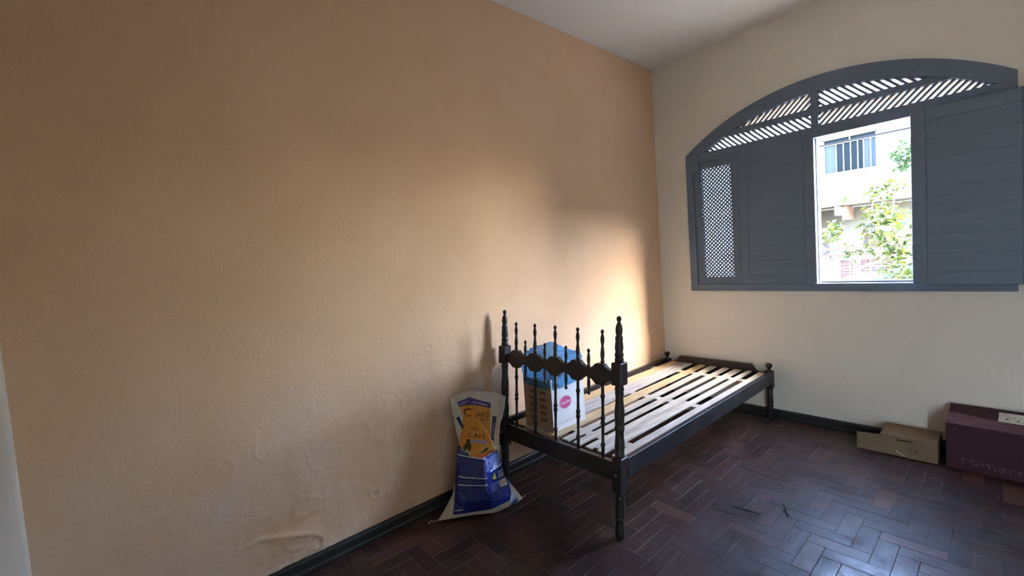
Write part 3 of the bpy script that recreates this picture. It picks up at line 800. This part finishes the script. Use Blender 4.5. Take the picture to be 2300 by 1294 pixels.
# back-panel lettering right of the fold and script on its left
stamp('HARO', .034, .066, .470, -.30, BLACK, .95); stamp('FORTE', .020, .074, .441, -.30, BLACK, .9)
fill([(-.022,.506),(-.016,.514),(.012,.521),(.012,.513)], BLACK); fill([(-.024,.505),(-.018,.506),(-.014,.486),(-.020,.486)], BLACK); fill([(-.014,.484),(.008,.490),(.008,.482),(-.012,.476)], (.25,.06,.03))
stamp('Mix', .021, .012, .421, -.05, BLACK); stamp('CAN', .034, .016, .388, -.04, BLACK, 1.0)
fill([(-.014,.371),(.064,.366),(.069,.353),(-.014,.358)], (.34,.30,.52)); stamp('EXTRUSADA', .0095, .028, .362, -.06, (.1,.05,.25))
# orange-red glow and the two plain birds
fill([(-.010,.300),(.085,.318),(.092,.300),(.060,.286),(-.010,.288)], (.62,.14,.05)); fill([(.030,.345),(.068,.352),(.080,.326),(.040,.300),(.020,.305)], (.62,.33,.07))
fill([(-.058,.312),(-.044,.345),(-.030,.362),(-.018,.360),(-.014,.345),(-.020,.322),(-.036,.303)], (.07,.055,.025)); fill([(-.034,.366),(-.024,.374),(-.014,.368),(-.018,.357),(-.030,.356)], (.06,.05,.02))
fill([(-.066,.305),(-.05,.318),(-.038,.304),(-.052,.295)], (.06,.06,.03)); fill([(-.046,.312),(-.036,.325),(-.028,.320),(-.036,.305)], (.42,.36,.05))
fill([(.012,.302),(.038,.326),(.062,.345),(.066,.332),(.050,.312),(.028,.302)], (.55,.50,.10)); fill([(.016,.304),(.040,.322),(.060,.338),(.061,.328),(.046,.312),(.028,.304)], (.08,.07,.03))
# blue lower panel
PANEL = [(-.070,.345),(-.055,.318),(-.020,.288),(.052,.286),(.100,.300),(.118,.292),(.150,.21),(.157,.137),(.168,.10),(.166,.045),(.150,.012),(.038,-.006),(-.144,.012),(-.126,.080),(-.108,.165),(-.088,.265)]
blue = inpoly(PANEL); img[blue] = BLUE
left = blue & (gu < .030); img[left] = (.010,.016,.12)  # side away from the window painted darker: shade put into the print
stamp('25kg', .026, -.046, .311, -.05, (.45,.46,.52), .95)
def hbar(u0, u1, v, hgt, col, slope=-.12):
    fill([(u0, v), (u1, v+slope*(u1-u0)), (u1, v+hgt+slope*(u1-u0)), (u0, v+hgt)], col)
def lines(u0, u1, v0, v1, step, col, slope=-.12):
    v = v0
    while v > v1:
        u = u0
        while u < u1:
            w = rnd.uniform(.010,.026); hbar(u, min(u+w, u1), v+slope*(u-u0), step*.42, col, slope); u += w + .003
        v -= step
TXT = (.10,.12,.26)
hbar(-.083, .030, .290, .008, WHITE); lines(-.085, .028, .276, .195, .0085, TXT); hbar(-.093, .030, .186, .008, WHITE); lines(-.096, .028, .172, .160, .0085, TXT)
hbar(-.101, .030, .147, .008, WHITE); lines(-.103, .030, .135, .060, .0085, (.10,.12,.28))
hbar(.055, .118, .286, .012, (.62,.68,.80), -.02); lines(.056, .138, .272, .212, .0078, (.42,.50,.78), -.02); hbar(.055, .142, .196, .010, (.66,.72,.84), .05); fill([(.07,.205),(.085,.232),(.088,.212),(.1,.238),(.105,.205)], (.5,.6,.85))
lines(.034, .052, .276, .200, .0085, (.42,.50,.78), .1)
# warning triangle with T, bar code, white label
fill([(.058,.150),(.096,.140),(.080,.196)], (.02,.02,.02)); fill([(.063,.152),(.091,.145),(.0795,.186)], (.72,.66,.06)); stamp('T', .020, .0785, .158, -.15, BLACK)
fill([(.105,.178),(.146,.178),(.150,.142),(.106,.142)], (.62,.64,.66))
for k in range(9):
    if k != 4: fill([(.110+k*.0042,.172),(.1122+k*.0042+.0008*(k%3),.172),(.1122+k*.0042,.148),(.110+k*.0042,.148)], (.06,.06,.08))
fill([(.100,.130),(.152,.130),(.155,.094),(.102,.094)], (.60,.58,.52)); stamp('03 24', .012, .128, .112, -.08, (.1,.1,.1))
lines(.045, .098, .128, .055, .0085, (.26,.32,.62), -.05); lines(.052, .155, .085, .030, .0085, (.10,.13,.42), -.02)
fill([(-.135,.034),(-.095,.030),(-.095,.022),(-.135,.026)], (.35,.34,.36))
for k in range(30):                             # outlined ring stamp
    a = 2*math.pi*k/30; uu, vv = -.105+.022*math.cos(a), .075+.036*math.sin(a); fill([(uu-.002,vv-.002),(uu+.002,vv-.002),(uu+.002,vv+.002),(uu-.002,vv+.002)], (.10,.12,.26))
# strips at the sides and the corner
fill([(.128,.452),(.150,.445),(.118,.318),(.104,.335)], NAVY); stamp('CANÁRIOS', .0165, .124, .376, 1.35, (.50,.50,.56))
fill([(-.066,.475),(-.048,.480),(-.034,.425),(-.042,.412)], NAVY)
fill([(.150,.004),(.168,.052),(.196,.030),(.180,-.020)], (.60,.66,.72)); fill([(.146,-.024),(.152,-.004),(.196,.022),(.205,-.004)], (.03,.04,.22)); stamp('CANÁRIOS', .017, .164, -.003, .48, (.62,.64,.70))
NU, NV = 250, 330
Vs = []; Fs = []; Cs = []
for b_ in range(NV+1):
    t = b_/NV
    for a in range(NU+1):
        s = a/NU
        v = -.02 + .60*t
        for _ in range(3):
            L_, R_ = interp(LEFT, v), interp(RGT, v); u = L_ + (R_-L_)*s
            v = bot_v(u) + (top_v(u)-bot_v(u))*t
        d = sdepth(u, v)
        p = SB + SD*u + SV*v + SN*d
        p.z += .50*d*max(0, 1 - v/.35)*1.0
        p.z = max(p.z, .003)
        Vs.append(p)
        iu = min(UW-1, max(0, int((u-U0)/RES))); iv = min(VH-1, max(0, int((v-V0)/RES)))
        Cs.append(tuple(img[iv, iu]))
for b_ in range(NV):
    for a in range(NU):
        k = b_*(NU+1)+a; Fs.append((k, k+1, k+NU+2, k+NU+1))
nf = len(Vs)
# back sheet, closing the sack
BU, BV = 40, 50
for b_ in range(BV+1):
    for a in range(BU+1):
        s, t = a/BU, b_/BV
        v = -.02 + .60*t
        for _ in range(3):
            L_, R_ = interp(LEFT, v), interp(RGT, v); u = L_ + (R_-L_)*s; v = bot_v(u) + (top_v(u)-bot_v(u))*t
        edge = (math.sin(math.pi*s)**.6 if 0 < s < 1 else 0)
        d = -edge*float(np.interp(v, [-.04,.0,.2,.35,.6], [.02,.045,.045,.012,.004]))
        p = SB + SD*u + SV*v + SN*d
        p.z = max(p.z, .003); p.x = max(p.x, .012); Vs.append(p); Cs.append((.50,.45,.36))
for b_ in range(BV):
    for a in range(BU):
        k = nf + b_*(BU+1)+a; Fs.append((k, k+BU+1, k+BU+2, k+1))
sack = thing('feed_sack', 'white and blue printed woven bird feed sack with orange panel slumped beside the bed', 'sack', SB)
me = MB().add(Vs, Fs, True).mesh('sack_body')
ca_ = me.color_attributes.new('print', 'FLOAT_COLOR', 'POINT')
ca_.data.foreach_set('color', np.array([(*c, 1) for c in Cs], dtype=np.float32).ravel())
me.materials.append(M['sack'])
part('sack_body', me, None, sack)
# loose stitching threads at the two lower corners
P_l = SB + SD*-.218; P_r = SB + SD*.236
th = MB().tube([P_l+Vector((0,0,.004)), P_l-SD*.018+SN*.008+Vector((0,0,.006)), P_l-SD*.030+SN*.004+Vector((0,0,.010)), P_l-SD*.046+SN*.012+Vector((0,0,.003))], .0016, 5)
part('stitching_thread', th, M['label'], sack, 'loose pale thread')
th = MB().tube([P_r+Vector((0,0,.006)), P_r+SD*.012+Vector((0,0,.010)), P_r+SD*.016+Vector((0,0,.016))], .0016, 5)
part('stitching_thread', th, M['label'], sack)

# ------------------------------------------------------------------ cartons by the window wall
ct = thing('carton', 'flat brown cardboard carton with an open end flap under the window', 'box', (1.6, -.16, 0))
X0, X1, Y0, Y1, Z1 = 1.487, 1.728, -.268, -.045, .112
b_ = MB().box((X0, Y0+.003, .003), (X1, Y1, Z1), .0015)
part('carton_body', b_, M['cardboard_old'], ct)
part('carton_flap', MB().prism([(1.379, .004),(1.728,.004),(1.728,.113),(1.487,.110),(1.380,.101)], Y0-.002, Y0+.002), M['cardboard_old'], ct, 'front side with its flap standing out')
part('carton_flap', MB().prism([(1.487,Y0),(1.728,Y0),(1.728,Y1),(1.487,Y1)], Z1, Z1+.003, 'z'), M['cardboard_old'], ct)
decal('print_mark', flat_poly([(-.032,-.004),(.032,-.004),(.032,.004),(-.032,.004)]), M['tape'], ct, (1.592, Y0-.0026, .098), (1,0,.02), (0,0,1), 'dark hand slot')
for (px, pz, w_, h_) in ((1.622,.052,.006,.034),(1.634,.052,.004,.034),(1.645,.050,.010,.030),(1.692,.040,.018,.004),(1.703,.028,.004,.022),(1.690,.018,.022,.003)):
    decal('print_mark', flat_poly([(-w_/2,-h_/2),(w_/2,-h_/2),(w_/2,h_/2),(-w_/2,h_/2)]), M['cardboard_dark'], ct, (px, Y0-.0026, pz), (1,0,0), (0,0,1))
for (px, py, w_, h_) in ((1.60,-.215,.03,.004),(1.612,-.205,.004,.016),(1.66,-.235,.004,.022),(1.69,-.243,.05,.006),(1.68,-.12,.05,.010)):
    decal('print_mark', flat_poly([(-w_/2,-h_/2),(w_/2,-h_/2),(w_/2,h_/2),(-w_/2,h_/2)]), M['cardboard_dark'], ct, (px, py, Z1+.0036), (1,0,0), (0,1,0))
decal('tear', flat_poly([(-.022,.010),(.016,-.012),(.022,-.010),(-.016,.012)]), M['label'], ct, (1.575, Y0-.0026, .022), (1,0,0), (0,0,1))

mc = thing('carton', 'large maroon carton with a white shipping label under the window', 'box', (2.07, -.15, 0))
mX0, mX1, mY0, mY1 = 1.760, 2.390, -.270, -.034
part('carton_body', MB().box((mX0, mY0, .002), (mX1, mY1, .243), .002), M['maroon'], mc)
# front top flap, worn pale, a little lifted; rear panel stands up behind it
fl_ = MB().add([(mX0,mY0-.002,.244),(mX1,mY0-.002,.243),(mX1,-.165,.249),(mX0+.16,-.158,.252),(mX0+.01,-.148,.270),
                (mX0,mY0-.002,.248),(mX1,mY0-.002,.247),(mX1,-.165,.253),(mX0+.16,-.158,.256),(mX0+.01,-.148,.274)],
               [(4,3,2,1,0),(5,6,7,8,9),(0,1,6,5),(1,2,7,6),(2,3,8,7),(3,4,9,8),(4,0,5,9)])
part('top_flap', fl_, M['maroon_worn'], mc, 'worn pale top flap')
rp = MB().add([(mX0+.004,-.172,.2435),(mX1,-.172,.2435),(mX1,-.040,.290),(mX0+.004,-.040,.290),(mX0+.004,-.169,.2435),(mX1,-.169,.2435),(mX1,-.037,.290),(mX0+.004,-.037,.290)],
              [(0,1,2,3),(7,6,5,4),(0,4,5,1),(1,5,6,2),(2,6,7,3),(3,7,4,0)])
part('rear_flap', rp, M['maroon'], mc)
dirv = Vector((0,.132,.0465)).normalized(); nrm = Vector((0,-.0465,.132)).normalized()
og = Vector((1.945, -.172, .2435)) + dirv*.030 + nrm*.0012
decal('shipping_label', flat_poly([(0,0),(.30,0),(.30,.083),(.004,.083)]), M['label'], mc, og, (1,0,0), dirv, 'white paper shipping label')
for k in range(26):
    w_ = rnd.uniform(.004,.012); u_ = .01 + rnd.random()*.27; v_ = .012 + rnd.random()*.055
    decal('label_print', flat_poly([(0,0),(w_,0),(w_,.0035+.006*(k%3==0)),(0,.0035+.006*(k%3==0))]), M['ink'] if k % 3 == 0 else M['cardboard_dark'], mc, og+Vector((u_,0,0))+dirv*v_+nrm*.0004, (1,0,0), dirv)
decal('lettering', text_mesh('romarte', .062, 'LEFT'), M['maroon_print'], mc, (1.812, mY0-.0006, .062), (1.25,0,-.10), (0,0,1), 'faded lettering on the front')

# splinters lying on the floor
sp_spots = [((1.265,-1.19),(1.318,-1.305),.0022), ((1.270,-1.235),(1.335,-1.30),.0016), ((1.10,-1.365),(1.23,-1.345),.0022), ((1.04,-1.44),(1.13,-1.43),.0014)]
sp_lab = ['dark wood splinter on the parquet, the thickest of a crossing pair', 'thin dark wood splinter crossing a thicker one on the parquet', 'long dark wood splinter lying towards the bed on the parquet', 'shortest dark wood sliver on the parquet nearest the bed']
for (a, b_, r_), lb in zip(sp_spots, sp_lab):
    o = obj('wood_splinter', MB().tube([(a[0],a[1],r_*.8+.0004), ((a[0]+b_[0])/2+.004,(a[1]+b_[1])/2,r_+.0006), (b_[0],b_[1],r_*.8+.0004)], [r_*.5, r_, r_*.3], 5), M['splinter'])
    tag(o, lb, 'splinter', 'splinters on the floor')

# ------------------------------------------------------------------ outside: street, railing, shrub, car, houses
GZ = -.55
struct('ground', MB().box((-30, WT+.0, GZ-.3), (30, 40, GZ)).box((-30,-30,GZ-.3),(30,YF-.15,GZ+.43)), M['concrete'], 'pale concrete street and yard')
# neighbouring house to the right of the yard
nb = thing('neighbour_house', 'low neighbouring house to the right of the yard', 'building', (11, 5.5, GZ))
part('wall', MB().box((9.0, 2.0, GZ), (13, 8.5, 3.4)), M['house_cream'], nb)
part('roof', MB().prism([(8.6,3.4),(13.4,3.4),(13.4,3.55),(11,4.3),(8.6,3.55)], 1.6, 8.9), M['beam'], nb)

hs_ = thing('opposite_house', 'white two storey house across the street seen through the open shutter', 'house', (-1, 14, GZ))
# upper storey with window hole
wx0, wx1, wz0, wz1 = -1.855, -.55, 3.30, 4.34
uw = MB()
for (a, b2, c, d) in ((-7, wx0, 2.30, 5.15), (wx1, 6.5, 2.30, 5.15), (wx0, wx1, 2.30, wz0), (wx0, wx1, wz1, 5.15)):
    uw.box((a, 13.0, c), (b2, 13.2, d))
part('upper_wall', uw, M['house_white'], hs_)
part('floor_slab', MB().box((-7, 13.21, 2.285), (6.5, 14.19, 2.40)), M['house_cream'], hs_)
part('lower_wall', MB().box((-7, 14.2, GZ), (-1.15, 14.4, 2.28)).box((-.80, 14.2, GZ), (6.5, 14.4, 2.28)).box((-1.15,14.2,1.75),(-.80,14.4,2.28)).box((-1.15,14.2,GZ),(-.80,14.4,.9)), M['house_cream'], hs_)
part('roof', MB().prism([(12.7,5.15),(18.5,5.15),(18.5,5.28),(12.7,5.28)], -7.3, 6.8, 'x'), M['beam'], hs_)
for sx_ in (-7, 6.3): part('side_wall', MB().box((sx_, 13.2, GZ), (sx_+.2, 18, 5.15)), M['house_white'], hs_)
part('added_white_wall', MB().box((-7, 12.6, GZ), (-2.25, 12.98, 2.6)), M['house_white'], hs_)  # flush white wall added so the lattice gaps look bright
for bx in (-1.60, 1.2):
    part('beam_end', MB().box((bx, 13.02, 2.0), (bx+.14, 14.2, 2.28), .006), M['house_white'] , hs_)
    part('beam_bracket', MB().box((bx+.14, 13.25, 1.86), (bx+.26, 14.2, 2.28), .006), M['beam'] , hs_)
wd = part('window', MB().box((wx0-.03, 12.98, wz0-.05), (wx1+.03, 13.03, wz0)).box((wx0, 13.02, wz0), (wx0+.03, 13.1, wz1)).box((wx1-.03, 13.02, wz0), (wx1, 13.1, wz1)).box((wx0, 13.02, wz1-.03), (wx1, 13.1, wz1)), M['alu'], hs_, 'upper floor window with pale bars')
for gx in (-1.525, -1.345, -1.17, -1.0, -.864, -.70):
    part('window_bar', MB().box((gx-.012, 13.05, wz0), (gx+.012, 13.075, wz1-.17)), M['alu'], wd)
part('window_bar', MB().box((wx0, 13.05, wz1-.19), (wx1, 13.075, wz1-.165)), M['alu'], wd); part('window_bar', MB().box((-1.2,13.05,wz1-.165),(-1.17,13.075,wz1)), M['alu'], wd)
edges = [wx0+.03, -1.525, -1.345, -1.17, -1.0, -.864, wx1-.03]
for a, b2 in zip(edges[:-1], edges[1:]):
    part('pane', MB().box((a, 13.10, wz0), (b2, 13.106, wz1-.18)), M['curtain'] if (a < -1.6 or b2 > -.7) else M['glass_dark'], wd)
part('pane', MB().box((wx0, 13.10, wz1-.18), (-1.185, 13.106, wz1)), M['glass_dark'], wd); part('pane', MB().box((-1.185, 13.10, wz1-.18), (wx1, 13.106, wz1)), M['glass_dark'], wd)
lw = part('door_leaf', MB().box((-1.13, 14.24, .92), (-.82, 14.30, 1.73), .006), M['rust_panel'], hs_, 'pinkish brown shutter on the ground floor')

# brick garden wall and gate across the street
gw = thing('garden_wall', 'pinkish brick garden wall across the street behind the car', 'wall', (1, 11, GZ))
part('wall_core', MB().box((-1.08, 11.02, GZ), (5, 11.14, .70)), M['mortar'], gw)
part('coping', MB().box((-1.10, 10.96, .70), (5, 11.2, .745), .005), M['house_cream'], gw)
bme = None; row = 0
bz = GZ + .02
while bz < .66:
    bx = -1.075 - (.12 if row % 2 else 0)
    while bx < 1.2:
        a, b2 = max(bx, -1.075), bx + .235
        if b2 - a > .2:
            if bme is None:
                bme = MB().box((-.1175,-.02,-.034),(.1175,.02,.034),.003).mesh('brick'); bme.materials.append(M['brick'])
            if bz > .05:
                o = bpy.data.objects.new('brick', bme); COL.objects.link(o); o.parent = gw; o.location = Vector(((a+b2)/2, 11.015, bz+.034)) - gw.location
        bx += .245
    bz += .078; row += 1
gt = thing('street_gate', 'tan sheet metal gate with interlaced circle grille across the street', 'gate', (-1.6, 11, GZ))
part('gate_sheet', MB().box((-2.2, 10.98, GZ), (-1.255, 11.0, .80)).box((-1.235, 10.98, GZ), (-1.10, 11.0, .79)), M['gate_tan'], gt)
part('gate_frame', MB().box((-1.275, 10.95, GZ), (-1.235, 11.03, 1.25)).box((-1.12, 10.95, GZ), (-1.08, 11.03, .95)).box((-2.2, 10.95, 1.21), (-1.25, 11.03, 1.25)).box((-2.2, 10.95, .79), (-1.10, 11.03, .825)), M['gate_iron'], gt)
for cx_ in (-1.47, -1.90):
    for (ox, oz) in ((0,0),(.21,.21),(-.21,.21),(.21,-.21),(-.21,-.21)):
        pts = []
        for k in range(33):
            a = 2*math.pi*k/32; x, z = cx_+ox+.21*math.cos(a), 1.01+oz+.21*math.sin(a)
            pts.append((x, z))
        run = []
        for q in pts + [(99,99)]:
            ok = cx_-.212 <= q[0] <= cx_+.212 and .80 <= q[1] <= 1.225
            if ok: run.append((q[0], 10.985, q[1]))
            else:
                if len(run) > 1: part('grille_ring', MB().tube(run, .013, 5), M['gate_iron'], gt)
                run = []
part('gate_backing', MB().box((-2.2, 11.06, .80), (-1.26, 11.08, 1.22)), M['dark_inside'], gt)

# low railing of our own yard
rl = thing('railing', 'rusty vertical bar railing at the edge of the yard', 'railing', (.8, 3, GZ))
for k in range(-12, 22):
    x = .530 + .0965*(k-1)
    part('railing_bar', MB().tube([(x, 3.0, GZ), (x, 3.0, 1.14 if k > 2 else 1.09)], .0065, 6), M['fence'], rl)
part('railing_rail', MB().box((-.75, 2.985, 1.135), (2.5, 3.015, 1.155)), M['fence'], rl); part('railing_rail', MB().box((-.75, 2.988, 1.055), (2.5, 3.012, 1.072)), M['fence'], rl)

# parked car
car = thing('parked_car', 'light blue parked car whose bonnet shows behind the railing', 'car', (1.5, 6.0, GZ))
side = [(-.35,-.25),(-.33,.30),(-.25,.48),(.05,.585),(.45,.645),(.62,.68),(1.05,.98),(2.3,1.02),(2.9,.70),(3.3,.62),(3.35,-.25)]
def hull(sec, y0, y1, inset):
    mb = MB(); n = len(sec); zc = .1
    rings = [(y0, .86), (y0+.18, 1.0), (y1-.18, 1.0), (y1, .86)]
    Vc = []
    for yy, s in rings:
        for x, z in sec: Vc.append((1.5+(x-1.5)*(1-(1-s)*.15), yy, z if z < 0 else z*(1-(1-s)*.6)))
    Fc = [list(range(n)), [3*n+i for i in range(n)][::-1]]
    for r in range(3):
        for i in range(n): Fc.append((r*n+i, (r+1)*n+i, (r+1)*n+(i+1)%n, r*n+(i+1)%n))
    return mb.add(Vc, Fc)
part('car_body', hull(side, 5.2, 6.75, 0), M['car_paint'], car)
part('windscreen', MB().add([(.655,5.42,.70),(.655,6.5,.70),(1.02,6.42,.965),(1.02,5.5,.965),(.66,5.42,.72),(.66,6.5,.72),(1.025,6.42,.985),(1.025,5.5,.985)], [(0,1,2,3),(7,6,5,4),(0,4,5,1),(1,5,6,2),(2,6,7,3),(3,7,4,0)]), M['glass_dark'], car)
part('mirror', MB().lathe([(.02,.60),(.055,.615),(.065,.645),(.055,.675),(.02,.69)], (.66, 5.12), 12), M['car_dark'], car, 'dark blue wing mirror')
for wx in (.35, 2.65):
    for wy in (5.25, 6.55): part('wheel', MB().tube([(wx, wy, GZ+.31), (wx, wy+.16, GZ+.31)], .31, 18), M['wire'], car)

# shrub with large leaves in our yard
def leaf_mesh(name, ln, wd_, mat):
    V = [(0,0,0),(wd_*.38,ln*.3,.006),(wd_*.5,ln*.55,.004),(wd_*.25,ln*.85,-.004),(0,ln,-.012),(-wd_*.25,ln*.85,-.004),(-wd_*.5,ln*.55,.004),(-wd_*.38,ln*.3,.006),(0,ln*.5,-.006)]
    F = [(0,1,8),(1,2,8),(2,3,8),(3,4,8),(4,5,8),(5,6,8),(6,7,8),(7,0,8)]
    me = MB().add(V, F, True).mesh(name); me.materials.append(mat); return me
def rand_rot(r, up=.4):
    return Matrix.Rotation(r.uniform(0, 2*math.pi), 3, 'Z') @ Matrix.Rotation(r.uniform(-1.0, .7), 3, 'X') @ Matrix.Rotation(r.uniform(-.7,.7), 3, 'Y')
sh = thing('leafy_shrub', 'yellow-green leafy shrub in the yard just outside the open shutter', 'shrub', (.93, 2.2, GZ))
br = MB()
br.tube([(.93,2.2,GZ),(.92,2.2,.3),(.915,2.2,.80),(.935,2.2,.95)], [.030,.027,.024,.020], 8)
br.tube([(.935,2.2,.94),(1.03,2.21,.975),(1.119,2.22,1.01),(1.30,2.25,1.14)], [.016,.014,.012,.008], 7)
br.tube([(.935,2.2,.94),(.90,2.18,1.06),(.88,2.15,1.25),(.83,2.1,1.42)], [.012,.010,.008,.005], 6)
br.tube([(.93,2.2,.95),(.98,2.24,1.2),(1.05,2.28,1.5),(1.10,2.3,1.85)], [.012,.010,.007,.004], 6)
br.tube([(1.119,2.22,1.01),(1.2,2.2,1.3),(1.24,2.2,1.6),(1.26,2.2,1.85)], [.010,.008,.006,.003], 6)
br.tube([(.90,2.18,1.06),(.80,2.15,1.18),(.70,2.12,1.28),(.62,2.1,1.33)], [.009,.007,.005,.003], 6)
part('branches', br, M['bark'], sh)
lm = [leaf_mesh('leaf', .075, .046, M['leaf']), leaf_mesh('leaf', .062, .038, M['leaf']), leaf_mesh('leaf', .052, .026, M['leaf_red'])]
lr = random.Random(21)
CL = [((1.27,2.2,1.00),(.16,.22,.22),150,0),((1.22,2.25,1.32),(.19,.24,.22),190,0),((1.13,2.3,1.50),(.17,.22,.12),90,1),((1.05,2.28,1.30),(.10,.2,.20),70,1),
      ((.72,2.15,1.30),(.13,.2,.10),100,1),((.78,2.12,1.40),(.08,.15,.06),40,1),((.90,2.12,1.12),(.07,.08,.10),26,1),((1.0,2.25,1.12),(.07,.1,.06),18,1),
      ((.90,2.15,1.70),(.10,.1,.06),16,2),((1.05,2.28,1.72),(.12,.15,.10),40,2),((1.22,2.25,1.72),(.12,.15,.12),60,2),((1.08,2.2,.92),(.05,.08,.05),8,1),((1.30,2.15,.82),(.10,.18,.10),50,0),((1.5,2.3,1.2),(.16,.25,.4),160,0)]
leaves = []
for c, s, n, kd in CL:
    for _ in range(n):
        q = Vector((lr.gauss(0,1), lr.gauss(0,1), lr.gauss(0,1)))
        q = q.normalized()*(lr.random()**.4)
        p = Vector((c[0]+q.x*s[0], c[1]+q.y*s[1], c[2]+q.z*s[2]))
        k2 = kd if kd < 2 else (2 if lr.random() < .75 else 1)
        leaves.append((p, rand_rot(lr), k2 if lr.random() < .85 else 1, lr.uniform(.7,1.15)))
leaves.sort(key=lambda e: (e[0].y + (2 if e[0].x > 1.42 else 0)))
fol = MB()
for n_, (p, R_, kd, sc) in enumerate(leaves):
    if n_ < 260:
        o = bpy.data.objects.new('leaf', lm[kd]); COL.objects.link(o); o.parent = sh
        o.matrix_local = Matrix.Translation(p - sh.location) @ (R_*sc).to_4x4()
    else:
        me_ = lm[min(kd,1)]
        fol.add([p + R_ @ (v.co*sc) for v in me_.vertices], [list(f.vertices) for f in me_.polygons], True)
part('foliage', fol, M['leaf'], sh, 'leaves deeper in the shrub', 'stuff')

# taller tree further along the street
tr_ = thing('street_tree', 'bright green tree top in front of the white house', 'tree', (1.3, 9, GZ))
tb = MB().tube([(1.3,9,GZ),(1.28,9,1.2),(1.2,9,2.2),(.95,9,2.9)], [.11,.09,.07,.04], 8)
part('trunk', tb, M['bark'], tr_)
fol = MB(); fm = leaf_mesh('far_leaf', .11, .06, M['leaf_far'])
for c, s, n in (((.62,9,2.98),(.30,.35,.30),170),((.50,9,2.72),(.14,.25,.12),45),((1.1,9,3.1),(.45,.5,.5),300),((1.7,9,2.9),(.5,.5,.6),260),((.40,9,2.90),(.10,.2,.10),24)):
    for _ in range(n):
        q = Vector((lr.gauss(0,1), lr.gauss(0,1), lr.gauss(0,1))).normalized()*(lr.random()**.4)
        p = Vector((c[0]+q.x*s[0], c[1]+q.y*s[1], c[2]+q.z*s[2])); R_ = rand_rot(lr)
        fol.add([p + R_ @ v.co for v in fm.vertices], [list(f.vertices) for f in fm.polygons], True)
part('foliage', fol, M['leaf_far'], tr_, 'leaves of the tree crown', 'stuff')

for (z_, r_, lb) in ((3.29, .016, 'lower of two black cables crossing the street'), (3.37, .007, 'thin upper cable crossing the street')):
    pts = [(-9 + 16*k/24, 8.0, z_ + .0016*((-9+16*k/24))**2) for k in range(25)]
    o = obj('overhead_cable', MB().tube(pts, r_, 5), M['wire']); tag(o, lb, 'cable', 'cables over the street')
